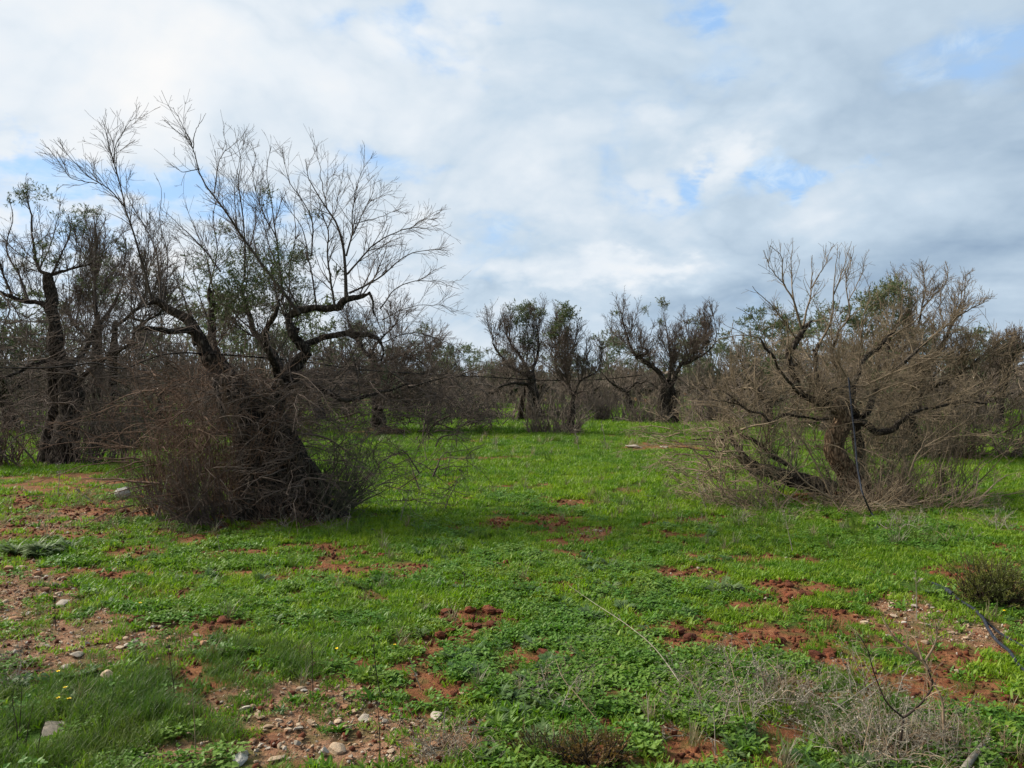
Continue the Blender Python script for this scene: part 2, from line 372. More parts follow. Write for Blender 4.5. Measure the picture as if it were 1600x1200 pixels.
def grow(rng, P, R, dens, t0, t1, a0, a1, L0, L1, K, wob, up, rf, r0max, r1, fall=.5, zmin=None, cap=None, dirbias=None):
    N, K0, _ = P.shape
    ln = np.linalg.norm(np.diff(P, axis=1), axis=2).sum(1)
    n = rng.poisson(dens * ln * (t1 - t0)); idx = np.repeat(np.arange(N), n)
    if cap and len(idx) > cap: idx = np.sort(rng.choice(idx, cap, replace=False))
    t = rng.uniform(t0, t1, len(idx)); f = t * (K0 - 1); i = np.minimum(f.astype(int), K0 - 2); w = (f - i)[:, None]
    B = P[idx, i] * (1 - w) + P[idx, i + 1] * w; rad = R[idx, i] * (1 - w[:, 0]) + R[idx, i + 1] * w[:, 0]
    T = norm(P[idx, i + 1] - P[idx, i]); pr = norm(np.cross(T, rng.normal(size=T.shape)))
    a = np.radians(rng.uniform(a0, a1, len(idx)))[:, None]
    D = np.cos(a) * T + np.sin(a) * pr
    if dirbias is not None: D = norm(D + np.asarray(dirbias, float))
    L = rng.uniform(L0, L1, len(idx)) * (1 - fall * t)
    Q = walk(rng, B, D, L, K, wob, up, zmin)
    ra = np.minimum(rad * rf, r0max); ra = np.maximum(ra, r1)
    tt = np.linspace(0, 1, K)[None]
    return Q, ra[:, None] * (1 - tt) + r1 * tt
def thicket(rng, cx, cy, rx, ry, n, L0, L1, lean, spread, K=7, wob=.16, up=.03, r0=.006, r1=.002, z0=None, zr=0.):
    m = max(3, n // 16); a = rng.uniform(0, 2 * np.pi, m); q = np.sqrt(rng.uniform(0, 1, m)); pk = rng.integers(0, m, n); hk = rng.uniform(.55, 1.15, m)[pk]
    x = cx + rx * (q * np.cos(a))[pk] + rx * .13 * rng.normal(size=n); y = cy + ry * (q * np.sin(a))[pk] + ry * .13 * rng.normal(size=n); ck = rng.normal(size=(m, 3))[pk] * spread * .7
    z = terrain(x, y) if z0 is None else np.full(n, z0)
    B = np.stack([x, y, z - .02 + zr * rng.uniform(0, 1, n) ** .75], 1)
    D = np.array([[0, 0, 1.]]) + ck + rng.normal(size=(n, 3)) * spread * .8 + np.asarray(lean)[None] + np.stack([(x - cx) / rx, (y - cy) / ry, 0 * x], 1) * spread * .9
    D[:, 2] = np.maximum(D[:, 2], .05)
    L = rng.uniform(L0, L1, n) * hk; P = walk(rng, B, D, L, K, wob, up, zmin=-.02)
    tt = np.linspace(0, 1, K)[None]; ra = (.5 + rng.gamma(2., .28, n))[:, None] * r0
    return P, ra * (1 - tt) + r1 * tt
def gnarl(mb, pts, seed, sides=26, ridge=.16, rough=.10, flare=0., end=.5, wob=.02, step=.035, K=None):
    """a thick crooked limb: pts rows x,y,z,r"""
    p = np.asarray(pts, float); ln = np.linalg.norm(np.diff(p[:, :3], axis=0), axis=1).sum()
    K = K or max(8, int(ln / step)); c = curve(p, K)
    tt = np.linspace(0, 1, K)
    for ax in range(3): c[:, ax] += wob * (fbm(tt * ln * 5 + 7 * ax, tt * 0 + seed, s=seed + ax, o=3) - .5) * 2
    r = np.maximum(c[:, 3], .004) * (1 + .25 * (fbm(tt * ln * 4, tt * 0 + seed + 9.5, s=seed + 5, o=2) - .5) * 2 * min(1, ridge * 5))
    r *= 1 + flare * np.exp(-tt * ln / .22)
    m = min(K, max(3, int(.06 / step)))
    r[-m:] *= np.linspace(1, end, m)
    a = np.arange(sides) / sides * 2 * np.pi; A, S = np.meshgrid(a, tt * ln)
    X = np.cos(A) * 1.6; Y = np.sin(A) * 1.6
    n = fbm(X * 1.3 + S * .5, Y * 1.3, S * 1.6 + seed, s=seed, o=3) - .5
    n2 = fbm(X * 3.5, Y * 3.5, S * 5 + seed, s=seed + 3, o=3) - .5
    tw = np.sin(3 * A + S * 3.1 + seed + 3 * n) * .5 + np.sin(7 * A + S * 4.5 + 4 * n + seed * 2) * .35
    mod = 1 + ridge * tw + rough * 3.4 * n + rough * 1.8 * n2
    root = np.exp(-S / .18) * flare * .5 * np.sin(5 * A + seed)
    mb.tubes(c[:, :3], r, sides, mod=(mod + root)[None])
    return c[:, :3], r
def resamp(c, r, K): 
    i = np.linspace(0, len(c) - 1, K); j = np.arange(len(c))
    return np.stack([np.interp(i, j, c[:, a]) for a in range(3)], 1), np.interp(i, j, r)
def sprigs(rng, mb, tw, C, rad, n, per=9, L=.045, up=.4, wd=.26):
    """leafy twigs filling an uneven cluster"""
    C = np.asarray(C, float); k = max(1, n // 14)
    sub = C + rng.normal(size=(k, 3)) * np.asarray(rad) * .75
    B = sub[rng.integers(0, k, n)] + rng.normal(size=(n, 3)) * np.asarray(rad) * .28
    D = norm(rng.normal(size=(n, 3)) + np.array([0, 0, up]))
    P = walk(rng, B, D, rng.uniform(.1, .22, n) * (L / .045) ** .5, 4, .15, .08)
    tw.tubes(P, np.tile(np.linspace(.0025, .0012, 4), (n, 1)) * (L / .045), 3)
    idx = np.repeat(np.arange(n), per); t = rng.uniform(.1, 1, len(idx)) * 3; i = np.minimum(t.astype(int), 2); w = (t - i)[:, None]
    Bq = P[idx, i] * (1 - w) + P[idx, i + 1] * w; T = norm(P[idx, i + 1] - P[idx, i])
    mb.leaves(Bq, T * .9 + rng.normal(size=T.shape) * .6, L * rng.uniform(.7, 1.3, len(idx)), L * wd, rng)

# ================================================================== SETTING: ground
def build_ground():
    def axis(fine0, fine1, step, far):
        a = list(np.arange(fine0, fine1, step)); s = step; v = a[-1]
        while v < far: s *= 1.17; v += s; a.append(v)
        s = step; v = a[0]; b = []
        while v > -far: s *= 1.17; s = min(s, 80); v -= s; b.append(v)
        return np.array(b[::-1] + a)
    ys = axis(2.6, 12.0, .05, 1500.); ys = ys[ys > -300]
    xs = axis(-6.5, 6.5, .055, 1200.)
    X, Y = np.meshgrid(xs, ys)
    Z = terrain(X, Y); near = (Y > 1.5) & (Y < 45) & (np.abs(X) < 40)
    so = np.zeros_like(X); gr = np.zeros_like(X)
    so[near] = soil(X[near], Y[near]); gr[near] = gravel(X[near], Y[near])
    far = ~near; so[far] = sstep(fbm(X[far] * .8, Y[far] * .8, s=31, o=3), .56, .7)
    clod = so * (1 - .5 * gr)
    Z = Z + near * (clod * .045 * (fbm(X * 9, Y * 9, s=41, o=3) - .5) + clod * .03 * np.abs(fbm(X * 4.5, Y * 4.5, s=42, o=2) - .5) - .012 * so)
    ny, nx = X.shape; i = np.arange(ny - 1)[:, None] * nx + np.arange(nx - 1)[None]
    mb = MB(); mb.add(np.stack([X, Y, Z], -1), np.stack([i, i + 1, i + nx + 1, i + nx], -1))
    m, t = new_mat('red_earth_and_green_cover')
    g = t.node('ShaderNodeNewGeometry').outputs['Position']
    at = t.node('ShaderNodeAttribute', attribute_name='soil').outputs['Fac']; ag = t.node('ShaderNodeAttribute', attribute_name='gravel').outputs['Fac']
    n1 = t.noise(g, 3.5, 6, .6, .3); n2 = t.noise(g, 22, 6, .65); n3 = t.noise(g, 90, 4, .6)
    red = t.ramp(t.math('ADD', t.math('MULTIPLY', n1, .5), t.math('MULTIPLY', n2, .5)), [(.3, (.085, .031, .015)), (.5, (.19, .074, .033)), (.7, (.31, .14, .068))])
    stony = t.ramp(n2, [(.35, (.17, .085, .048)), (.6, (.32, .20, .125))])
    dirt = t.mix(t.math('MULTIPLY', ag, .75), red, stony)
    vo = t.node('ShaderNodeTexVoronoi'); t.put(vo.inputs[0], g); vo.inputs['Scale'].default_value = 75.; vo.inputs['Randomness'].default_value = 1.
    peb = t.math('MULTIPLY', t.smooth(vo.outputs[0], .25, .45, 1., 0.), t.smooth(n2, .48, .6))
    peb = t.math('MULTIPLY', peb, t.math('ADD', t.math('MULTIPLY', ag, .7), .12))
    dirt = t.mix(peb, dirt, (.34, .26, .19))
    moss = t.math('MULTIPLY', t.smooth(t.noise(g, 6., 5, .65), .46, .60), .55); dirt = t.mix(moss, dirt, (.055, .075, .018))
    green = t.ramp(t.math('ADD', t.math('MULTIPLY', n1, .5), t.math('MULTIPLY', n3, .5)), [(.35, (.022, .05, .008)), (.55, (.05, .105, .014)), (.7, (.09, .15, .022))])
    gd = t.mix(t.smooth(n2, .45, .62), green, t.mix(1., dirt, (.6, .62, .5), 'MULTIPLY'))
    c = t.mix(at, t.mix(t.smooth(n1, .42, .55, .25, .75), gd, green), dirt)
    h = t.math('ADD', t.math('MULTIPLY', n2, .8), t.math('ADD', t.math('MULTIPLY', n3, .35), t.math('MULTIPLY', peb, .6)))
    finish(t, principled(t, c, .95, (h, 1., .03), .1))
    me = mb.mesh('ground', m)
    for nm, arr in (('soil', so), ('gravel', gr)):
        a = me.attributes.new(nm, 'FLOAT', 'POINT'); a.data.foreach_set('value', arr.astype(np.float32).ravel())
    o = bpy.data.objects.new('ground', me); COL.objects.link(o); o['kind'] = 'structure'
    return o
build_ground()

# ================================================================== TREES
DEF = dict(bark='bark', shoot='shoot', twig='twig', sides=26, auto=2.6, aL=(.7, 1.5), aup=.10, side=7., sL=(.25, .75), fine=9., fL=(.10, .30), micro=7., mL=(.05, .14), lk=.7, tk=1., dens=1., wb=.10, rk=1.,
           droop=6., dL=(.3, .8), knots=(.0048, .0034, .0026, .0021), ang=(14, 42), cap=(400, 2500, 9000, 14000), fol=(), brush=(), leafmat='leaf', up=.05, leafL=.045, sagup=-.10, shr=.012)
def make_tree(name, label, cat, origin, trunks, limbs, shoots, seed, group=None, **kw):
    p = dict(DEF); p.update(kw); rng = np.random.default_rng(seed); O = np.asarray(origin, float)
    root = thing(name, label, cat, O, group)
    lines = []                                                     # (curve, radius) of limbs that carry shoots
    dn = p['dens']; trunks = [([(*q[:3], q[3] * p['tk']) for q in a], b) for a, b in trunks]; limbs = [([(*q[:3], q[3] * p['lk']) for q in a], b) for a, b in limbs]
    for k, (pts, opt) in enumerate(trunks):
        mb = MB(); c, r = gnarl(mb, pts, seed * 13 + k, sides=p['sides'], flare=opt.get('flare', .5), ridge=opt.get('ridge', .17), end=opt.get('end', .6), step=opt.get('step', .035), rough=.12, wob=.03)
        mb.build('trunk', M[opt.get('mat', p['bark'])], root, O)
        if opt.get('bear'): lines.append((c, r))
    for k, (pts, opt) in enumerate(limbs):
        mb = MB(); c, r = gnarl(mb, pts, seed * 17 + k + 50, sides=max(7, p['sides'] // 2), ridge=.12, rough=.14, end=opt.get('end', .55), step=opt.get('step', .04), wob=.035)
        # stub burls where shoots were cut
        for q in range(opt.get('burl', 3)):
            j = rng.integers(len(c) // 4, len(c)); B = c[j]; d = norm(rng.normal(size=3) + [0, 0, .5]); rr = r[j]
            gnarl(mb, [(*B, rr * .8), (*(B + d * rr * 1.2), rr * .75), (*(B + d * rr * 2.1), rr * .35)], seed + q + k * 9, sides=9, end=.3, K=6)
        mb.build('limb', M[opt.get('mat', p['bark'])], root, O)
        if opt.get('bear', 1): lines.append((c, r))
    S = []; 
    for k, (pts, r0, r1) in enumerate(shoots):
        pts = np.asarray(pts, float); K = 16; c = curve(pts, K); tt = np.linspace(0, 1, K)
        for ax in range(3): c[:, ax] += .02 * (fbm(tt * 9 + ax * 5, tt * 0 + k, s=seed + k, o=2) - .5) * 2 * np.sqrt(tt)
        r = (r0 + (r1 - r0) * tt ** .8) * p['rk']
        mb = MB(); mb.tubes(c, r, 6); mb.build('branch', M[p['shoot']], root, O); S.append((c, r))
    tw = MB(); sh = MB()
    kn = p['knots']; cp = [int(c * max(1, dn ** 1.5)) for c in p['cap']]
    LP = np.stack([resamp(c, r, 14)[0] for c, r in lines]) if lines else None
    LR = np.stack([resamp(c, r, 14)[1] for c, r in lines]) if lines else None
    par = []
    if S: par.append((np.stack([c for c, r in S]), np.stack([r for c, r in S])))
    zm = O[2] + .03
    if LP is not None and p['auto']:
        A, AR = grow(rng, LP, LR, p['auto'] * dn, .15, 1., 40, 95, *p['aL'], 9, .10, p['aup'], .4, p['shr'], kn[0] * .8, .15, zm, cp[0], dirbias=(0, 0, .75))
        sh.tubes(A, AR, 4); par.append(tuple(np.stack([resamp(a, b, 16)[i] for a, b in zip(A, AR)]) for i in (0, 1)) if len(A) else (np.zeros((0, 16, 3)), np.zeros((0, 16))))
    P1 = np.concatenate([a for a, b in par]); R1 = np.concatenate([b for a, b in par])
    P2, R2 = grow(rng, P1, R1, p['side'] * dn, .12, .97, *p['ang'], *p['sL'], 6, p['wb'], p['up'], .5, kn[0] * 1.3, kn[2], .80, zm, cp[1])
    P3, R3 = grow(rng, P2, R2, p['fine'] * dn, .05, .97, p['ang'][0] + 2, p['ang'][1] + 6, *p['fL'], 4, p['wb'], p['up'], .6, kn[1], kn[3], .35, zm, cp[2])
    tw.tubes(P2, R2, 4 if cp[1] > 1500 else 3); tw.tubes(P3, R3, 3)
    if p['micro']:
        P4, R4 = grow(rng, P3, R3, p['micro'] * dn, .1, .9, 20, 50, *p['mL'], 2, .12, p['up'], .6, kn[2], kn[3], .2, zm, cp[3]); tw.tubes(P4, R4, 3)
    if p['droop'] and LP is not None:
        D1, DR1 = grow(rng, LP, LR, p['droop'] * dn, .1, 1., 50, 130, *p['dL'], 7, .16, p['sagup'], .3, kn[0], kn[2], .2, zm, int(900 * dn))
        D2, DR2 = grow(rng, D1, DR1, 9., .1, .95, 25, 70, .12, .4, 5, .16, p['sagup'] * .7, .5, kn[1], kn[3], .3, zm, int(4500 * dn))
        D3, DR3 = grow(rng, D2, DR2, 7., .1, .95, 25, 70, .06, .2, 2, .16, p['sagup'] * .5, .5, kn[2], kn[3], .3, zm, int(8000 * dn))
        tw.tubes(D1, DR1, 3); tw.tubes(D2, DR2, 3); tw.tubes(D3, DR3, 3)
    if sh.v: sh.build('sapling_shoots', M[p['shoot']], root, O, 'stuff')
    if p['fol']:
        lf = MB()
        for C, rad, n in p['fol']: sprigs(rng, lf, tw, C, rad, n, L=p['leafL'])
        lf.build('foliage', M[p['leafmat']], root, O, 'stuff')
    tw.build('twigs', M[p['twig']], root, O, 'stuff')
    for b in p['brush']:
        bm = MB(); b = dict(b); mat = b.pop('mat'); d2, l2, d3, l3 = b.pop('sub', (7., (.15, .4), 7., (.06, .16))); cap = b.pop('cap', 5000); upb = b.pop('up2', .0); kr = b.pop('kr', (.0035, .0022, .0015)); bn = b.pop('name', 'suckers')
        Q, QR = thicket(rng, **b); bm.tubes(Q, QR, 4)
        Q2, QR2 = grow(rng, Q, QR, d2, .12, .97, 15, 50, *l2, 5, .12, upb, .6, kr[0], kr[1], .35, O[2] + .02, cap)
        bm.tubes(Q2, QR2, 3)
        if d3:
            Q3, QR3 = grow(rng, Q2, QR2, d3, .1, .95, 20, 60, *l3, 3, .12, upb, .6, kr[1], kr[2], .3, O[2] + .02, cap * 2); bm.tubes(Q3, QR3, 3)
        bm.build(bn, M[mat], root, O, 'stuff')
    return root
def pl(Y0, pts, r0=None, r1=None, ground=False):
    """pixel polyline at real depths -> rows x,y,z,r"""
    out = []; n = len(pts)
    for k, q in enumerate(pts):
        dy = q[2] if len(q) > 2 else 0; r = q[3] if len(q) > 3 else (r0 + (r1 - r0) * k / max(1, n - 1))
        out.append([*PX(q[0], q[1], Y0 + dy), r])
    if ground: out[0][2] = gz(out[0][0], out[0][1]) - .08
    return out
def sh3(Y0, pts, r0, r1, dys=None):
    return ([list(PX(q[0], q[1], Y0 + (q[2] if len(q) > 2 else 0))) for q in pts], r0, r1)
def org(px, Y): 
    x = (px - CX) / F * Y; return (x, Y, gz(x, Y))
def spot(px, py, Y, rad, n): return (PX(px, py, Y), rad, n)

# --- the big bare olive on the left
A = 10.0
trA = [(pl(A, [(418, 812, 0, .30), (408, 760, 0, .27), (402, 710, 0, .25), (392, 660, .05, .21), (372, 615, .05, .16), (345, 580, .05, .13), (322, 552, 0, .12)], ground=True), dict(flare=.55)),
       (pl(A, [(500, 800, -.1, .24), (482, 755, -.05, .20), (452, 700, 0, .17), (430, 655, .1, .15), (432, 618, .15, .14), (452, 590, .2, .125), (466, 560, .2, .12)], ground=True), dict(flare=.45)),
       (pl(A + .45, [(450, 800, 0, .26), (440, 740, 0, .24), (425, 680, 0, .20), (410, 630, 0, .15)], ground=True), dict(flare=.5, end=.4)),
       (pl(A, [(380, 815, -.2, .16), (392, 770, -.15, .15), (400, 720, -.1, .12), (395, 670, 0, .08)], ground=True), dict(flare=.3, end=.3))]
limA = [(pl(A, [(322, 556, 0, .12), (312, 530, 0, .115), (300, 507, 0, .10), (280, 492, 0, .085), (262, 480, 0, .07), (245, 472, -.05, .055), (230, 478, -.1, .03)]), dict(burl=5)),
        (pl(A, [(352, 588, .05, .11), (340, 560, .4, .09), (330, 520, .7, .08), (333, 480, .8, .07), (325, 450, .8, .05)]), {}),
        (pl(A, [(466, 566, .2, .12), (476, 552, .15, .10), (466, 535, .1, .09), (456, 520, 0, .085), (452, 500, .1, .06), (470, 487, .1, .07), (500, 482, .1, .065), (527, 480, .05, .07), (537, 470, 0, .06), (560, 466, 0, .045), (578, 460, 0, .03)]), dict(burl=6)),
        (pl(A, [(440, 605, .2, .08), (470, 600, .1, .065), (498, 601, .1, .06), (512, 612, .1, .05), (530, 622, .1, .045), (560, 622, .2, .035), (600, 612, .3, .025), (645, 600, .5, .015)]), dict(burl=2)),
        (pl(A, [(462, 545, .1, .07), (500, 528, .3, .06), (535, 520, .4, .06), (570, 524, .4, .05), (592, 530, .4, .035), (600, 548, .4, .022), (596, 568, .4, .015)]), dict(burl=3)),
        (pl(A, [(452, 590, .2, .08), (430, 560, .5, .07), (400, 520, .9, .06), (385, 480, 1.1, .05), (378, 440, 1.1, .035)]), {}),
        (pl(A, [(440, 600, .1, .08), (425, 560, -.3, .06), (415, 520, -.5, .05), (430, 490, -.6, .04), (436, 465, -.6, .03)]), {}),
        (pl(A, [(578, 460, 0, .028), (583, 470, 0, .022), (582, 485, 0, .018), (590, 500, 0, .012)]), dict(burl=0)),
        (pl(A, [(300, 510, 0, .07), (270, 520, -.5, .05), (235, 515, -.9, .04), (205, 520, -1.1, .025)]), dict(burl=1)),
        (pl(A, [(640, 605, .4, .02), (690, 592, .6, .012), (745, 588, .7, .006)]), dict(burl=0, bear=1)),
        (pl(A, [(345, 585, 0, .07), (335, 600, -.3, .05), (345, 640, -.6, .035), (360, 670, -.7, .02)]), dict(burl=1))]
shA = [sh3(A, q, a, b) for q, a, b in [
    ([(238, 474), (228, 430, -.1), (210, 370, -.2), (195, 325, -.3), (191, 300, -.3), (176, 248, -.4), (167, 215, -.4), (158, 188, -.5)], .026, .004),
    ([(196, 325, -.3), (172, 297, -.5), (140, 275, -.6), (110, 247, -.7), (86, 217, -.8)], .013, .003),
    ([(178, 252, -.4), (182, 225, -.4), (197, 202, -.4), (214, 178, -.3)], .009, .003),
    ([(152, 287, -.6), (128, 282, -.7), (110, 276, -.8), (92, 256, -.8)], .008, .003),
    ([(250, 474, 0), (248, 420, .2), (235, 370, .3), (212, 330, .3), (198, 300, .4), (196, 262, .5)], .016, .003),
    ([(255, 470, 0), (262, 400, .3), (250, 350, .5), (252, 300, .6), (240, 270, .7)], .013, .003),
    ([(468, 490, 0), (430, 440, -.1), (400, 402, -.2), (375, 365, -.3), (350, 325, -.4), (320, 287, -.4), (310, 262, -.4), (300, 225, -.5), (277, 205, -.5), (256, 186, -.6)], .034, .004),
    ([(300, 226, -.5), (288, 200, -.5), (270, 168, -.5)], .010, .003), ([(302, 232, -.5), (305, 205, -.5), (322, 178, -.5)], .009, .003),
    ([(312, 264, -.4), (284, 268, -.6), (262, 252, -.7)], .009, .003), ([(335, 302, -.4), (340, 260, -.3), (352, 230, -.2), (348, 205, -.2)], .012, .003),
    ([(382, 440, .6), (381, 355, .6), (372, 290, .6), (375, 250, .6), (366, 200, .6)], .022, .003),
    ([(370, 347, .6), (366, 300, .7), (372, 262, .8), (384, 215, .9)], .010, .003),
    ([(345, 425, .7), (310, 380, .7), (275, 347, .7), (248, 325, .7)], .016, .003),
    ([(335, 470, .7), (322, 400, 1.), (300, 350, 1.2), (290, 315, 1.3)], .016, .003),
    ([(495, 484, .1), (482, 400, .1), (470, 355, .1), (452, 330, .1), (438, 298, .1)], .018, .003),
    ([(487, 400, .1), (488, 350, .1), (472, 312, .2), (450, 280, .2), (441, 228, .3)], .016, .003),
    ([(442, 468, .2), (435, 400, .3), (427, 342, .3), (422, 305, .4), (415, 270, .4), (426, 228, .4)], .022, .003),
    ([(432, 372, .3), (410, 330, .1), (396, 285, 0), (400, 240, 0)], .013, .003),
    ([(470, 487, .4), (440, 430, .9), (420, 380, 1.2), (405, 320, 1.4), (412, 270, 1.5)], .018, .003),
    ([(523, 478, 0), (512, 405, -.1), (512, 355, -.2), (502, 335, -.2)], .022, .008), ([(512, 357, -.2), (500, 325, -.3), (496, 300, -.3)], .010, .003), ([(512, 357, -.2), (525, 325, -.2), (530, 295, -.2)], .009, .003),
    ([(541, 470, 0), (540, 425, 0), (536, 387, 0), (525, 350, 0), (510, 325, 0), (487, 287, 0), (478, 248, 0)], .036, .004),
    ([(511, 326, 0), (503, 285, .2), (494, 228, .3)], .011, .003),
    ([(541, 400, 0), (550, 365, -.1), (550, 330, -.2), (560, 282, -.2), (573, 253, -.2)], .017, .003),
    ([(551, 368, -.1), (575, 320, -.3), (608, 299, -.4)], .012, .003), ([(553, 350, -.1), (590, 340, .3), (628, 325, .5)], .010, .003),
    ([(543, 428, 0), (585, 382, -.2), (622, 363, -.3), (648, 356, -.4), (686, 362, -.4)], .020, .003),
    ([(640, 358, -.4), (662, 342, -.5), (683, 345, -.5)], .007, .003),
    ([(546, 458, 0), (592, 435, .2), (620, 410, .3), (652, 392, .4), (704, 391, .5)], .020, .003),
    ([(594, 482, 0), (625, 447, .3), (675, 438, .5), (718, 452, .6)], .014, .003),
    ([(597, 500, .3), (640, 480, .1), (690, 478, 0), (712, 492, 0)], .010, .003),
    ([(600, 535, .3), (640, 520, .5), (680, 528, .6), (720, 548, .7)], .010, .003),
    ([(560, 466, 0), (580, 420, .5), (600, 380, .8), (612, 345, 1.)], .014, .003),
    ([(455, 505, 0), (452, 430, .7), (462, 370, 1.), (458, 320, 1.2), (470, 270, 1.3)], .018, .003),
    ([(325, 455, .8), (340, 390, 1.1), (332, 340, 1.2), (345, 290, 1.3), (330, 250, 1.3)], .018, .003),
    ([(380, 442, 1.1), (392, 380, 1.4), (400, 330, 1.5), (385, 280, 1.6)], .016, .003),
    ([(300, 505, 0), (285, 450, -.5), (290, 400, -.7), (275, 370, -.8)], .012, .003),
    ([(230, 480, -.1), (205, 440, .3), (180, 420, .5), (165, 380, .6)], .012, .003)]]
make_tree('olive_tree', 'large half-dead olive with forked dark trunk and tall bare shoots, nearest tree on the left', 'tree', org(430, A), trA, limA, shA, 3,
          auto=2.0, aL=(.5, 1.3), side=10., sL=(.22, .80), fine=12., fL=(.10, .36), micro=6., mL=(.05, .13), droop=12., dens=1.15, wb=.10, rk=.75, ang=(16, 42), up=.03, knots=(.0046, .0030, .0022, .0017), cap=(170, 4200, 18000, 20000), dL=(.25, .75),
          fol=[spot(385, 440, A + .6, (.30, .4, .3), 300), spot(350, 455, A + .6, (.25, .4, .25), 200), spot(440, 430, A + .4, (.28, .4, .25), 220), spot(460, 400, A + .2, (.14, .3, .18), 90), spot(410, 480, A + .6, (.45, .4, .2), 300),
               spot(520, 415, A - .1, (.1, .2, .1), 14), spot(410, 300, A + .4, (.10, .2, .12), 16), spot(355, 372, A + .2, (.12, .2, .1), 18), spot(425, 520, A + 1., (.3, .3, .3), 60), spot(505, 335, A, (.07, .1, .07), 8), spot(560, 560, A + .6, (.3, .3, .2), 30)],
          brush=[dict(cx=-4.1, cy=10.1, rx=.78, ry=.8, n=240, L0=.8, L1=2.1, lean=(-.05, 0, 0), spread=.17, mat='twig_red', r0=.007, wob=.12, sub=(8., (.15, .45), 8., (.06, .18)), cap=5500, up2=-.03),
                 dict(cx=-4.0, cy=9.95, rx=.85, ry=.6, n=240, L0=.4, L1=1.1, lean=(.1, -.1, -.9), spread=.8, mat='twig_red', zr=1.9, r0=.006, wob=.2, up=-.08, sub=(9., (.12, .4), 8., (.05, .15)), cap=3600, up2=-.05, name='hanging_brush'),
                 dict(cx=-3.05, cy=9.55, rx=.8, ry=.3, n=260, L0=.4, L1=1.1, lean=(.1, -.1, -.8), spread=.8, mat='twig', zr=1.9, r0=.006, wob=.2, up=-.08, sub=(9., (.12, .4), 8., (.05, .15)), cap=6500, up2=-.05, name='hanging_brush'),
                 dict(cx=-1.9, cy=10.3, rx=1.1, ry=.6, n=170, L0=.4, L1=1.0, lean=(.2, -.1, -.8), spread=.8, mat='twig', zr=1.9, r0=.006, wob=.2, up=-.08, sub=(9., (.12, .4), 8., (.05, .15)), cap=3800, up2=-.05, name='hanging_brush'),
                 dict(cx=-3.8, cy=9.75, rx=.6, ry=.5, n=90, L0=.4, L1=1.2, lean=(-.5, -.1, 0), spread=.35, mat='twig', r0=.006, sub=(8., (.12, .35), 7., (.06, .16)), cap=2600),
                 dict(cx=-2.45, cy=9.9, rx=.45, ry=.5, n=120, L0=.6, L1=1.55, lean=(.42, 0, 0), spread=.22, mat='twig_olive', r0=.007, wob=.16, sub=(7., (.12, .4), 6., (.06, .16)), cap=3400),
                 dict(cx=-2.9, cy=9.55, rx=.7, ry=.3, n=40, L0=.15, L1=.6, lean=(0, -.25, -.3), spread=.7, mat='twig_red', r0=.006, sub=(8., (.08, .25), 6., (.05, .12)), cap=2000, name='brushwood'),
                 dict(cx=-3.0, cy=9.7, rx=.35, ry=.3, n=20, L0=.7, L1=1.3, lean=(0, -.1, 0), spread=.25, mat='twig', r0=.006, sub=(8., (.12, .4), 6., (.06, .16)), cap=1500)])

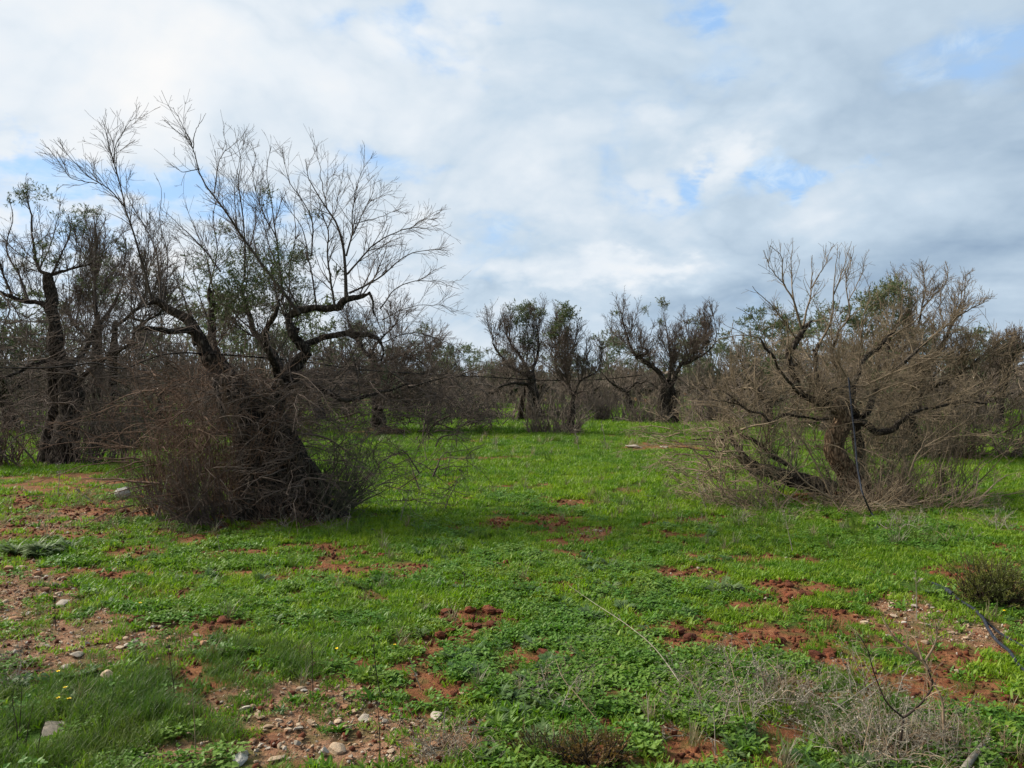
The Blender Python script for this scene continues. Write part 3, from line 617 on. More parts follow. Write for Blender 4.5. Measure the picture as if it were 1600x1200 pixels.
# --- grey-brown tree at the left edge, further back
B = 16.4
make_tree('olive_tree', 'dark olive tree at the left edge of the photo with leafy tufts on top', 'tree', org(100, B),
    [(pl(B, [(102, 722, 0, .40), (105, 670, 0, .34), (112, 620, 0, .30), (100, 575, 0, .24), (88, 540, 0, .20), (84, 500, 0, .17), (78, 455, 0, .17), (74, 428, 0, .15)], ground=True), dict(flare=.4)),
     (pl(B, [(72, 724, .2, .25), (80, 670, .2, .2), (84, 620, .1, .16), (78, 560, 0, .14)], ground=True), dict(flare=.4))],
    [(pl(B, [(82, 500, 0, .14), (70, 478, 0, .12), (45, 472, 0, .10), (20, 465, -.3, .09), (-10, 452, -.5, .07)]), {}),
     (pl(B, [(76, 432, 0, .10), (95, 425, 0, .07), (120, 418, 0, .05), (148, 410, 0, .03)]), {}),
     (pl(B, [(78, 430, 0, .10), (62, 420, 0, .08), (55, 395, .2, .06), (50, 360, .3, .04)]), {}),
     (pl(B, [(100, 575, 0, .16), (130, 550, .5, .12), (150, 510, .8, .10), (150, 470, 1., .07)]), {}),
     (pl(B, [(112, 610, 0, .14), (150, 570, -.2, .10), (200, 540, -.5, .08), (215, 515, -.5, .07), (240, 490, -.5, .05)]), {}),
     (pl(B, [(84, 560, 0, .12), (50, 570, -.5, .09), (10, 590, -1, .06)]), {})],
    [sh3(B, q, a, b) for q, a, b in [
        ([(50, 362, .3), (48, 330, .3), (40, 300, .3), (36, 288, .3)], .03, .006), ([(80, 430, 0), (95, 400, 0), (108, 370, 0), (112, 335, 0)], .03, .006),
        ([(148, 410, 0), (152, 380, 0), (150, 350, 0), (160, 325, 0)], .02, .006), ([(45, 472, 0), (30, 430, .3), (10, 390, .5), (20, 340, .5), (15, 310, .5)], .03, .006),
        ([(20, 465, -.3), (0, 410, -.5), (-5, 360, -.5)], .03, .006), ([(150, 470, 1), (148, 420, 1), (155, 370, 1.2), (165, 340, 1.2)], .03, .006),
        ([(62, 420, 0), (80, 380, .5), (90, 340, .6), (95, 315, .6)], .02, .006), ([(-5, 452, -.5), (15, 480, -1), (0, 520, -1)], .03, .006)]],
    5, sides=20, tk=.7, lk=.45, dens=1.9, auto=3.0, aL=(.7, 1.7), side=5., sL=(.3, .9), fine=6., fL=(.12, .4), micro=4., knots=(.006, .005, .0035, .0026), cap=(240, 2200, 6500, 6500), droop=8., dL=(.4, 1.1),
    fol=[spot(40, 305, B + .3, (.22, .3, .2), 70), spot(110, 355, B, (.25, .3, .2), 90), spot(55, 400, B + .3, (.35, .3, .2), 80), spot(130, 325, B, (.1, .1, .08), 16), spot(70, 400, B, (.3, .3, .15), 50), spot(150, 440, B + 1, (.3, .3, .3), 60), spot(15, 320, B, (.1, .1, .1), 10)], leafL=.06,
    brush=[dict(cx=org(90, B)[0], cy=B - .5, rx=2.4, ry=1., n=300, L0=.5, L1=1.6, lean=(0, -.1, -.6), spread=.9, mat='twig', zr=3.2, r0=.009, r1=.004, wob=.2, up=-.05, sub=(6., (.2, .5), 5., (.1, .25)), cap=5500, kr=(.0055, .004, .003), name='hanging_brush'),
           dict(cx=org(110, B)[0], cy=B - .3, rx=1.5, ry=.8, n=170, L0=.6, L1=2.2, lean=(0, 0, 0), spread=.25, mat='twig', r0=.011, r1=.004, sub=(5., (.2, .5), 5., (.1, .25)), cap=4000, kr=(.006, .004, .003)),
           dict(cx=org(10, B)[0], cy=B - .6, rx=.9, ry=.8, n=80, L0=.5, L1=1.6, lean=(-.1, 0, 0), spread=.35, mat='twig_red', r0=.011, r1=.004, sub=(5., (.2, .5), 5., (.1, .25)), cap=2200, kr=(.006, .004, .003))])

# --- the broken olive on the right
Fz = 11.6
make_tree('olive_tree', 'broken sunlit olive tree on the right with bent trunk and black hose hanging on it', 'tree', org(1318, Fz),
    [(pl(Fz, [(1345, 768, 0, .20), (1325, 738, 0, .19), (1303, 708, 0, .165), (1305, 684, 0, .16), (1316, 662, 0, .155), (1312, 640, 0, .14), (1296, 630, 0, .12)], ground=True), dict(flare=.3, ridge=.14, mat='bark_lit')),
     (pl(Fz, [(1300, 768, .1, .16), (1260, 752, .15, .13), (1215, 742, .2, .13), (1180, 730, .2, .10), (1155, 712, .2, .08)], ground=False), dict(flare=.1, ridge=.2, mat='bark')),
     (pl(Fz, [(1352, 770, .6, .10), (1345, 720, .6, .085), (1340, 680, .5, .08), (1335, 640, .4, .07)], ground=True), dict(flare=.3))],
    [(pl(Fz, [(1318, 652, 0, .14), (1296, 634, 0, .115), (1272, 625, 0, .09), (1253, 618, 0, .085), (1243, 596, 0, .08), (1234, 570, 0, .075), (1233, 550, 0, .075), (1246, 530, 0, .07), (1256, 515, 0, .055), (1268, 503, 0, .035)]), dict(burl=6)),
     (pl(Fz, [(1312, 648, 0, .11), (1290, 620, .2, .09), (1274, 590, .3, .07), (1272, 560, .3, .06), (1280, 535, .3, .05)]), dict(burl=3)),
     (pl(Fz, [(1330, 660, .2, .11), (1350, 662, .2, .09), (1372, 674, .2, .08), (1395, 672, .2, .075), (1412, 655, .2, .06), (1440, 640, .2, .04), (1500, 628, .3, .03), (1545, 630, .3, .02)]), dict(burl=3)),
     (pl(Fz, [(1325, 650, 0, .09), (1335, 600, .3, .07), (1350, 560, .6, .06), (1385, 530, .8, .045), (1405, 505, .9, .03)]), {}),
     (pl(Fz, [(1288, 625, 0, .03), (1300, 608, -.2, .025), (1330, 604, -.3, .02), (1352, 604, -.3, .014)]), dict(burl=0, end=.4)),
     (pl(Fz, [(1294, 656, 0, .04), (1262, 652, -.2, .025), (1240, 650, -.3, .035), (1225, 648, -.3, .035), (1206, 658, -.3, .035), (1190, 647, -.3, .03), (1158, 634, -.3, .022), (1120, 606, -.2, .010)]), dict(burl=0)),
     (pl(Fz, [(1185, 646, -.3, .02), (1150, 632, -.4, .015), (1105, 624, -.5, .008)]), dict(burl=0)),
     (pl(Fz, [(1180, 742, -.1, .08), (1163, 712, -.1, .07), (1148, 688, -.1, .065), (1136, 668, -.1, .045)]), dict(burl=2)),
     (pl(Fz, [(1232, 728, 0, .05), (1205, 712, 0, .05), (1178, 690, 0, .045), (1152, 676, 0, .04)]), dict(burl=1)),
     (pl(Fz, [(1136, 670, -.1, .03), (1134, 690, -.15, .025), (1130, 710, -.2, .02)]), dict(burl=0)),
     (pl(Fz, [(1134, 690, -.15, .022), (1100, 686, -.2, .02), (1078, 687, -.2, .012)]), dict(burl=0, bear=0)),
     (pl(Fz, [(1130, 708, -.2, .018), (1095, 702, -.3, .013), (1050, 696, -.4, .006)]), dict(burl=0)),
     (pl(Fz, [(1334, 650, .3, .07), (1310, 590, .9, .06), (1300, 550, 1.2, .05), (1310, 515, 1.3, .035)]), {}),
     (pl(Fz, [(1350, 650, .5, .08), (1375, 600, 1.0, .06), (1420, 560, 1.3, .05), (1450, 530, 1.5, .035)]), {}),
     (pl(Fz, [(1253, 618, 0, .04), (1225, 590, -.4, .03), (1200, 545, -.6, .03), (1188, 528, -.6, .025)]), dict(burl=1))],
    [sh3(Fz, q, a, b) for q, a, b in [
        ([(1252, 512), (1240, 470, -.1), (1224, 440, -.1), (1221, 402, -.2), (1204, 386, -.2)], .022, .004), ([(1243, 528), (1210, 482, -.3), (1174, 448, -.4)], .016, .004),
        ([(1240, 470, -.1), (1236, 420, .1), (1238, 372, .2)], .011, .003), ([(1255, 510), (1268, 450, .2), (1268, 398, .3)], .018, .004), ([(1268, 450, .2), (1290, 410, .2), (1300, 385, .2)], .010, .003),
        ([(1226, 445, -.1), (1205, 420, -.3), (1192, 392, -.3)], .009, .003),
        ([(1280, 538, .3), (1299, 500, .3), (1303, 452, .3), (1309, 380, .3)], .020, .003), ([(1303, 460, .3), (1318, 420, .3), (1330, 378, .3)], .012, .003),
        ([(1310, 518, 1.3), (1328, 490, 1.2), (1322, 440, 1.2), (1335, 385, 1.2)], .018, .003), ([(1326, 470, 1.2), (1345, 430, 1.2), (1352, 395, 1.2)], .010, .003),
        ([(1268, 504, 0), (1290, 498, -.2), (1310, 505, -.3)], .009, .003), ([(1405, 505, .9), (1410, 470, 1.), (1400, 440, 1.)], .014, .003),
        ([(1350, 560, .6), (1345, 510, .5), (1360, 460, .4), (1352, 430, .4)], .014, .003), ([(1385, 530, .8), (1430, 500, .6), (1460, 460, .5)], .014, .003),
        ([(1450, 530, 1.5), (1490, 500, 1.4), (1520, 470, 1.3)], .014, .003), ([(1420, 560, 1.3), (1480, 560, 1.), (1540, 545, .8)], .014, .003),
        ([(1188, 528, -.6), (1150, 524, -.8), (1105, 538, -.9)], .010, .003), ([(1205, 550, -.5), (1165, 560, -.8), (1120, 570, -1.)], .010, .003), ([(1200, 546, -.6), (1180, 500, -.7), (1150, 480, -.8)], .009, .003),
        ([(1345, 625, -.3), (1400, 600, -.7), (1470, 590, -.9), (1530, 600, -1.)], .013, .003), ([(1350, 605, -.3), (1378, 590, -.6), (1430, 570, -.9), (1500, 545, -1.)], .012, .003), ([(1340, 640, -.2), (1390, 640, -.6), (1450, 620, -.8), (1520, 610, -.9)], .012, .003),
        ([(1253, 575, 0), (1230, 540, -.6), (1215, 500, -.8)], .010, .003), ([(1330, 600, -.2), (1310, 560, -.6), (1315, 500, -.7)], .011, .003),
        ([(1170, 740, -.4), (1210, 765, -.9), (1262, 790, -1.2)], .014, .006),
        ([(1302, 782, -1.), (1270, 715, -.9), (1248, 680, -.9), (1232, 665, -.9)], .016, .006), ([(1270, 715, -.9), (1256, 690, -1.), (1238, 672, -1.1)], .009, .004),
        ([(1300, 780, -1.2), (1262, 755, -1.1), (1225, 718, -1.), (1180, 706, -1.)], .013, .005),
        ([(1420, 745, -.9), (1436, 706, -.9), (1470, 685, -.9), (1496, 668, -1.), (1530, 650, -1.), (1562, 648, -1.)], .018, .005),
        ([(1470, 685, -.9), (1510, 680, -1.1), (1560, 680, -1.3)], .010, .003), ([(1496, 668, -1.), (1540, 690, -1.2), (1575, 715, -1.3)], .008, .003), ([(1440, 700, -.9), (1452, 660, -.8), (1448, 620, -.8)], .010, .003),
        ([(1340, 700, -.3), (1372, 710, -.8), (1400, 728, -1.)], .010, .004), ([(1412, 745, 0), (1412, 690, .1), (1405, 640, .1), (1370, 600, .1)], .012, .004)]],
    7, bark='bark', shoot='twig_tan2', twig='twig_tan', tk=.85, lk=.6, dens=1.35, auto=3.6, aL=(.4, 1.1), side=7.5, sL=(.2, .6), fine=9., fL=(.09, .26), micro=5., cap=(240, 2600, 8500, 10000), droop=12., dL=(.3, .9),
    fol=[spot(1345, 570, Fz + 1., (.6, .4, .4), 90), spot(1290, 560, Fz + .8, (.3, .3, .4), 40)],
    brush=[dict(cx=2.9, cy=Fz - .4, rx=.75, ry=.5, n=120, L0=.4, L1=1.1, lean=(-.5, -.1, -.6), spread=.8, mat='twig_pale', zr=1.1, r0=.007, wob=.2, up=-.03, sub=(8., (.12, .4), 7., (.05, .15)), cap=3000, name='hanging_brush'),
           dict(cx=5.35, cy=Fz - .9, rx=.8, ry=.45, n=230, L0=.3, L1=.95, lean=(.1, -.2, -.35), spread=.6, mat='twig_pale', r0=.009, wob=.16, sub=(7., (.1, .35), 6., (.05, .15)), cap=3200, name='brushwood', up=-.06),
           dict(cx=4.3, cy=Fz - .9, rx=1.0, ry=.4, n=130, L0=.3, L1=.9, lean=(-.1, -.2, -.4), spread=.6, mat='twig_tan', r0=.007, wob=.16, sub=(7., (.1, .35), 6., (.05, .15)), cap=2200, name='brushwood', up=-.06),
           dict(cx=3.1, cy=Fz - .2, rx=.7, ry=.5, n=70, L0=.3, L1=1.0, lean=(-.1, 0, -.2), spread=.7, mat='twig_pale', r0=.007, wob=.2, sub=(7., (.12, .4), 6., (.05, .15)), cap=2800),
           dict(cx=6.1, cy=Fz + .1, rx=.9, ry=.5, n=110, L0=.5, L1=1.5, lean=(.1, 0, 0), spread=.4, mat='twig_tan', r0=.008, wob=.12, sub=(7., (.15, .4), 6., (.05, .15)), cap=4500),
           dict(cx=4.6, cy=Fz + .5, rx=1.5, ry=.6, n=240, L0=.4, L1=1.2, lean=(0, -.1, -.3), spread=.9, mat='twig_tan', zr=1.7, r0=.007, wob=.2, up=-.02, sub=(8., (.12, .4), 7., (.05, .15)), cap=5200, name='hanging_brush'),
           dict(cx=4.5, cy=Fz + .3, rx=1.4, ry=.5, n=90, L0=.8, L1=2.0, lean=(0, 0, 0), spread=.3, mat='twig_olive', r0=.008, wob=.12, sub=(7., (.15, .4), 6., (.05, .15)), cap=2800)])

# --- mid-distance trees that can be told apart
MID = dict(sides=16, tk=.7, lk=.42, dens=2.3, knots=(.0075, .0055, .0048, .0038), micro=4., shr=.014, leafL=.075)
def mid(label, px, Y, tr, li, shs, seed, **kw):
    q = dict(MID); q.update(kw)
    return make_tree('olive_tree', label, 'tree', org(px, Y), [(pl(Y, p_, ground=True), dict(step=.08)) for p_ in tr], [(pl(Y, p_), dict(step=.08)) for p_ in li], [sh3(Y, s_, .020, .006) for s_ in shs], seed, **q)
def bru(px, Y, w, n, L0, L1, mat, spread=.3, name='suckers', lean=(0, 0, 0), k=1., **kw):
    return dict(**kw, cx=org(px, Y)[0], cy=Y - .3, rx=w, ry=w * .5, n=n, L0=L0, L1=L1, lean=lean, spread=spread, mat=mat, r0=.016 * k, r1=.006 * k, sub=(3.5, (.2, .6), 3.5, (.1, .3)), cap=int(n * 9), kr=(.009 * k, .006 * k, .0045 * k), name=name)
mid('low drooping olive tree behind the big left tree, branches touching the grass', 590, 27., [[(592, 674, 0, .32), (590, 640, 0, .26), (586, 605, 0, .22), (584, 565, 0, .18), (578, 545, 0, .16)]],
    [[(580, 560, 0, .16), (560, 535, 0, .12), (545, 505, .5, .08)], [(584, 580, 0, .14), (610, 560, -.5, .10), (640, 555, -1, .06), (670, 575, -1.3, .03)], [(586, 600, 0, .12), (620, 595, -1, .09), (660, 600, -1.5, .07), (700, 620, -1.8, .04), (730, 650, -2, .02)],
     [(588, 610, 0, .12), (560, 600, -1, .1), (520, 600, -1.5, .07), (490, 620, -1.8, .04)], [(580, 550, 0, .12), (600, 525, .5, .08), (620, 505, .8, .05)], [(590, 615, 0, .1), (630, 625, -1.5, .08), (660, 650, -2.2, .04)]],
    [[(545, 508, .5), (540, 480, .5), (530, 460, .5)], [(620, 505, .8), (625, 485, .8), (640, 465, .8)], [(600, 525, .5), (600, 495, .5), (590, 470, .5)]], 11,
    auto=2.6, aL=(.8, 2.), side=3.5, sL=(.4, 1.1), fine=4., fL=(.2, .5), droop=7., dL=(.6, 1.6), cap=(200, 1500, 4200, 4000), brush=[bru(640, 27, 2.4, 260, .5, 1.5, 'twig_far', .9, zr=2.0, up=-.05, name='hanging_brush'), bru(700, 27, 1.6, 170, .4, 1.2, 'twig_far', .8, zr=.9, up=-.05, name='hanging_brush'), bru(560, 26.5, 1.8, 220, .4, 1.8, 'twig', .8, zr=2.6, up=-.05, name='hanging_brush')])
mid('olive tree with thick dark trunk and green top sprays left of the slim centre tree', 838, 35., [[(838, 656, 0, .50), (832, 630, 0, .40), (830, 600, 0, .34), (828, 580, 0, .28)], [(812, 656, .4, .22), (815, 630, .3, .18), (822, 600, .2, .15)]],
    [[(828, 590, 0, .22), (800, 575, 0, .16), (785, 560, 0, .12), (772, 540, 0, .09), (770, 525, 0, .07)], [(828, 585, 0, .2), (815, 560, .5, .16), (800, 540, .8, .12), (790, 520, .8, .07)], [(830, 585, 0, .2), (838, 560, .5, .15), (842, 535, .5, .10), (838, 505, .5, .06)], [(826, 600, 0, .2), (795, 600, -1, .12), (770, 610, -1.5, .07)]],
    [[(771, 528, 0), (760, 505, 0), (752, 488, 0)], [(790, 522, .8), (788, 500, .8), (785, 478, .8)], [(838, 508, .5), (836, 490, .5), (832, 475, .5)], [(815, 560, .5), (822, 520, 1), (820, 485, 1)]], 12,
    auto=3.6, aL=(.9, 2.0), aup=.22, side=3.4, sL=(.4, 1.2), fine=3.2, fL=(.2, .5), droop=4., dL=(.5, 1.5), knots=(.009, .0065, .0055, .0045), cap=(200, 1500, 3600, 3000), leafL=.11, leafmat='leaf',
    fol=[spot(820, 490, 36, (.5, .4, .25), 150), spot(812, 510, 35.5, (.6, .4, .4), 120), spot(842, 497, 35.5, (.22, .2, .2), 40), spot(838, 486, 36, (.3, .3, .12), 30), spot(800, 530, 35, (.6, .4, .3), 20)],
    brush=[bru(838, 35, 1.4, 90, .5, 1.4, 'twig_far2', .35, k=1.3), bru(790, 35.5, 2.2, 160, .6, 2.2, 'twig_far', .35, k=1.3), bru(870, 36, 1.4, 80, .5, 2., 'twig_far2', .35, k=1.3)])
mid('slim olive tree with a thin forked trunk standing alone in the centre grass', 888, 26.2, [[(888, 677, 0, .20), (892, 655, 0, .15), (894, 632, 0, .12), (895, 620, 0, .11)]],
    [[(895, 622, 0, .10), (890, 605, 0, .09), (885, 590, 0, .08), (883, 570, 0, .07), (888, 555, 0, .05)], [(896, 622, 0, .10), (902, 605, 0, .09), (910, 592, 0, .08), (925, 585, 0, .06), (938, 576, 0, .04)], [(886, 600, 0, .07), (870, 580, .4, .06), (868, 550, .6, .05), (875, 520, .7, .04)], [(894, 630, 0, .05), (905, 612, -.3, .04), (918, 612, -.5, .02)]],
    [[(888, 555, 0), (884, 525, 0), (880, 500, 0), (878, 482, 0)], [(888, 560, 0), (900, 530, 0), (902, 500, 0)], [(905, 600, 0), (900, 560, 0), (893, 530, 0)], [(938, 576, 0), (940, 555, 0), (935, 530, 0)], [(920, 588, 0), (918, 560, 0), (915, 520, 0)], [(875, 522, .7), (870, 500, .7), (868, 490, .7)]], 13,
    auto=4.6, aL=(.7, 1.7), aup=.22, side=5., sL=(.3, .9), fine=5., fL=(.15, .4), droop=4., dL=(.4, 1.), cap=(150, 1400, 3600, 3000), leafL=.09,
    fol=[spot(884, 490, 26.2, (.30, .3, .18), 130), spot(878, 512, 26.4, (.32, .3, .22), 80), spot(872, 530, 26.6, (.25, .3, .25), 50), spot(905, 540, 26.4, (.4, .3, .4), 30)],
    brush=[bru(868, 26.2, 1.0, 100, .5, 1.6, 'twig_far2', .4, lean=(-.2, 0, 0)), bru(884, 25.9, .5, 50, .2, .6, 'twig_far2', .5)])
mid('dark olive tree right of centre with a heavy trunk and two twisted arms', 1040, 33., [[(1040, 662, 0, .46), (1036, 636, 0, .36), (1038, 612, 0, .34), (1042, 596, 0, .30)], [(1052, 662, .3, .26), (1050, 630, .2, .24), (1050, 604, .1, .22)]],
    [[(1040, 600, 0, .30), (1030, 582, 0, .24), (1015, 570, 0, .22), (1002, 560, 0, .18), (994, 555, 0, .14), (1006, 555, -.3, .12), (1011, 547, -.4, .11), (998, 543, -.5, .07), (990, 546, -.5, .05)], [(998, 560, 0, .16), (988, 548, 0, .13), (982, 530, 0, .09), (975, 510, 0, .06)], [(1048, 605, 0, .24), (1056, 585, 0, .20), (1066, 568, 0, .17), (1080, 565, 0, .14), (1085, 550, 0, .1), (1080, 535, 0, .07)], [(1066, 570, 0, .14), (1090, 560, -.5, .10), (1115, 540, -.7, .07), (1120, 520, -.7, .04)], [(1045, 595, 0, .2), (1048, 565, .6, .14), (1045, 535, .8, .09)]],
    [[(975, 512, 0), (970, 490, 0), (962, 470, 0)], [(982, 530, 0), (992, 500, 0), (1000, 470, 0)], [(1045, 540, .8), (1040, 505, .8), (1034, 475, .8)], [(1120, 522, -.7), (1115, 495, -.7), (1108, 470, -.7)], [(1080, 538, 0), (1070, 505, 0), (1068, 475, 0)], [(960, 540, 0), (955, 510, 0), (957, 485, 0)]], 14,
    auto=3.8, aL=(.8, 2.1), aup=.16, side=3.6, sL=(.4, 1.1), fine=3.4, fL=(.2, .5), droop=4., dL=(.5, 1.3), knots=(.009, .0065, .0055, .0045), cap=(200, 1500, 3800, 3000), leafL=.10,
    fol=[spot(1034, 472, 33.8, (.2, .2, .13), 34), spot(1030, 504, 33.8, (.1, .2, .1), 12), spot(965, 490, 33, (.15, .2, .15), 14), spot(1012, 486, 33, (.15, .2, .12), 12)],
    brush=[bru(1030, 32.6, 1.5, 130, .4, 1.5, 'twig_far2', .6, k=1.2), bru(1075, 33.5, 1.8, 110, .6, 2.4, 'twig_far', .35, k=1.2), bru(965, 34, 1.8, 120, .6, 2.0, 'twig_far', .35, k=1.2)])
mid('wide bushy olive behind the broken tree on the right, green tuft near its top', 1425, 18., [[(1425, 720, 0, .34), (1420, 680, 0, .28), (1412, 640, 0, .22), (1405, 610, 0, .20)]],
    [[(1405, 612, 0, .18), (1385, 575, 0, .14), (1390, 530, 0, .12), (1403, 505, 0, .08)], [(1408, 625, 0, .18), (1430, 590, 0, .14), (1460, 560, 0, .11), (1480, 525, 0, .08), (1490, 500, 0, .05)], [(1410, 640, 0, .14), (1450, 610, -.6, .11), (1500, 585, -1, .08), (1530, 560, -1, .05)], [(1405, 612, 0, .14), (1400, 560, .8, .10), (1430, 520, 1, .07), (1440, 480, 1, .05)], [(1412, 645, 0, .12), (1416, 622, -.8, .09), (1428, 602, -1, .07), (1444, 597, -1, .05)], [(1406, 620, 0, .12), (1365, 590, .4, .09), (1345, 550, .5, .06)]],
    [[(1403, 506, 0), (1408, 470, 0), (1400, 430, 0)], [(1480, 525, 0), (1500, 480, 0), (1512, 438, 0)], [(1490, 500, 0), (1520, 480, 0), (1545, 470, 0)], [(1440, 482, 1), (1445, 445, 1), (1440, 415, 1)], [(1440, 482, 1), (1470, 450, 1), (1482, 430, 1)], [(1430, 520, 1), (1420, 470, 1), (1425, 425, 1)], [(1530, 560, -1), (1560, 535, -1), (1580, 530, -1)], [(1345, 550, .5), (1350, 500, .5), (1372, 470, .5)]], 15,
    shoot='twig_tan2', twig='twig_tan2', auto=4., aL=(.6, 1.7), side=5., sL=(.3, .9), fine=5., fL=(.15, .4), droop=7., dL=(.4, 1.2), knots=(.007, .0055, .0045, .0035), cap=(260, 2200, 6500, 5000), leafL=.08, leafmat='leaf',
    fol=[spot(1390, 460, 17.4, (.24, .3, .16), 220), spot(1382, 485, 17.6, (.26, .3, .3), 120), spot(1370, 520, 18.5, (.35, .4, .4), 60), spot(1400, 560, 18.5, (.5, .5, .4), 60)],
    brush=[bru(1450, 17.5, 2., 260, .5, 1.5, 'twig_tan2', .9, k=.6, zr=2.4, up=-.03, name='hanging_brush'), bru(1440, 18, 1.6, 170, .6, 2.2, 'twig_tan', .4, k=.7), bru(1500, 18, 1.4, 130, .5, 1.6, 'twig_far2', .4, k=.7), bru(1370, 18.5, 1.3, 110, .6, 2.2, 'twig_olive', .35, k=.7)])
mid('small dark olive tree leaning right at the right edge of the photo', 1572, 30., [[(1560, 668, 0, .26), (1562, 630, 0, .2), (1570, 600, 0, .17), (1575, 585, 0, .14)]],
    [[(1573, 590, 0, .13), (1582, 565, 0, .10), (1592, 545, 0, .07), (1596, 538, 0, .05)], [(1572, 595, 0, .12), (1560, 570, 0, .1), (1550, 550, 0, .06)], [(1572, 590, 0, .1), (1574, 560, .5, .07), (1572, 540, .5, .05)]], [], 16,
    auto=6., aL=(.5, 1.1), side=4., sL=(.3, .7), fine=4., fL=(.15, .4), droop=5., cap=(130, 900, 2500, 2000), knots=(.01, .008, .007, .006), leafL=.09, leafmat='leaf_dark',
    fol=[spot(1590, 545, 30, (.35, .3, .25), 90), spot(1555, 548, 30, (.5, .3, .25), 80), spot(1575, 565, 30.5, (.5, .4, .3), 60)], brush=[bru(1555, 30, 1.6, 130, .6, 2., 'twig_far2', .35)])
mid('thin-stemmed olive tree between the left edge tree and the big left tree', 158, 21., [[(150, 700, 0, .26), (152, 650, 0, .2), (150, 600, 0, .18), (152, 550, 0, .17), (152, 500, 0, .16)], [(178, 700, .4, .18), (176, 620, .4, .15), (178, 545, .3, .13), (180, 500, .3, .1)]],
    [[(152, 505, 0, .15), (148, 470, 0, .11), (150, 430, 0, .08), (150, 395, 0, .05)], [(152, 510, 0, .14), (175, 480, .5, .1), (190, 450, .5, .07)], [(180, 510, .3, .12), (205, 490, 0, .1), (225, 465, 0, .08), (228, 430, 0, .05)], [(152, 540, 0, .12), (120, 510, 0, .09), (100, 480, 0, .06)], [(200, 495, 0, .09), (232, 500, -.3, .07), (262, 475, -.4, .04)]],
    [[(150, 396, 0), (150, 360, 0), (146, 335, 0)], [(190, 452, .5), (196, 400, .5), (192, 360, .5)], [(228, 432, 0), (232, 380, 0), (235, 330, 0)], [(205, 490, 0), (205, 430, 0), (198, 390, 0)]], 17,
    auto=4., aL=(.8, 2.), side=4., sL=(.4, 1.), fine=4.5, fL=(.15, .45), droop=7., cap=(200, 1500, 4500, 4000), knots=(.008, .006, .005, .004),
    fol=[spot(198, 385, 21, (.22, .3, .18), 50), spot(150, 400, 21, (.25, .3, .4), 60), spot(132, 330, 21, (.14, .2, .1), 18), spot(190, 440, 21.5, (.5, .4, .5), 100), spot(165, 460, 21, (.4, .4, .4), 60), spot(250, 440, 22, (.5, .5, .5), 60)], leafL=.07,
    brush=[bru(190, 21, 2.4, 260, .5, 1.6, 'twig', .9, k=.75, zr=3., up=-.05, name='hanging_brush'), bru(170, 21, 2., 150, .6, 2.4, 'twig', .35, k=.8), bru(240, 20, 1.5, 110, .6, 2.2, 'twig_olive', .35, k=.8)])

# --- rows of half-dead olives beyond: five kinds, copied with their parts
def proto_tree(seed, H, spread, nl, mats, brush, fol=0, k=1.):
    rng = np.random.default_rng(seed); ht = H * rng.uniform(.2, .3); lean = rng.normal(size=2) * .15
    top = np.array([lean[0], lean[1], ht])
    tr = [([(0, 0, -.1, .32), (lean[0] * .3, lean[1] * .3, ht * .5, .24), (*top, .2)], dict(flare=.4, step=.12))]
    li = []
    for i in range(nl):
        a = 2 * np.pi * (i + rng.uniform(-.3, .3)) / nl; d = np.array([math.cos(a), math.sin(a), 0]); L = spread * rng.uniform(.6, 1.1)
        p = [(*top * .96, .16)]; q = top.copy()
        for s in range(4):
            q = q + d * L / 4 + np.array([0, 0, rng.uniform(.1, .55) * H * .2]) + rng.normal(size=3) * .12; p.append((*q, .14 - .03 * s))
        li.append((p, dict(step=.14, burl=1)))
    f = [((rng.normal() * spread * .5, rng.normal() * spread * .5, H * rng.uniform(.6, .95)), (.5, .5, .35), 30) for _ in range(fol)]
    b = [dict(cx=0, cy=0, rx=spread * .9, ry=spread * .9, n=brush, L0=.6, L1=H * .5, lean=(0, 0, 0), spread=.4, mat=mats[1], r0=.02 * k, r1=.009 * k, sub=(2.2, (.3, .8), 2.5, (.15, .4)), cap=1100, kr=(.013 * k, .010 * k, .008 * k), z0=0.)]
    return make_tree('olive_tree', 'x', 'tree', (0, 0, 0), tr, li, [], seed, sides=9, lk=.6, tk=.8, dens=1.5, auto=3.6, aL=(H * .22, H * .48), side=2.2, sL=(.4, 1.3), fine=2.6, fL=(.25, .6), micro=0, droop=3., dL=(.5, 1.4),
                     knots=(.018 * k, .014 * k, .010 * k, .009 * k), cap=(130, 700, 1800, 0), shr=.03, shoot=mats[0], twig=mats[0], bark='bark_far', fol=f, leafL=.16, brush=b, leafmat='leaf')
protos = [proto_tree(101, 4.6, 1.9, 4, ('twig_far', 'twig_far2'), 60, 4), proto_tree(102, 4.2, 2.2, 5, ('twig_far2', 'twig_far'), 70, 2), proto_tree(103, 5.0, 1.8, 4, ('twig_far', 'twig_olive'), 50, 9),
          proto_tree(104, 3.6, 2.2, 5, ('twig_far', 'twig_far'), 80, 3), proto_tree(105, 4.4, 2.0, 4, ('twig_olive', 'twig_far'), 60, 14)]
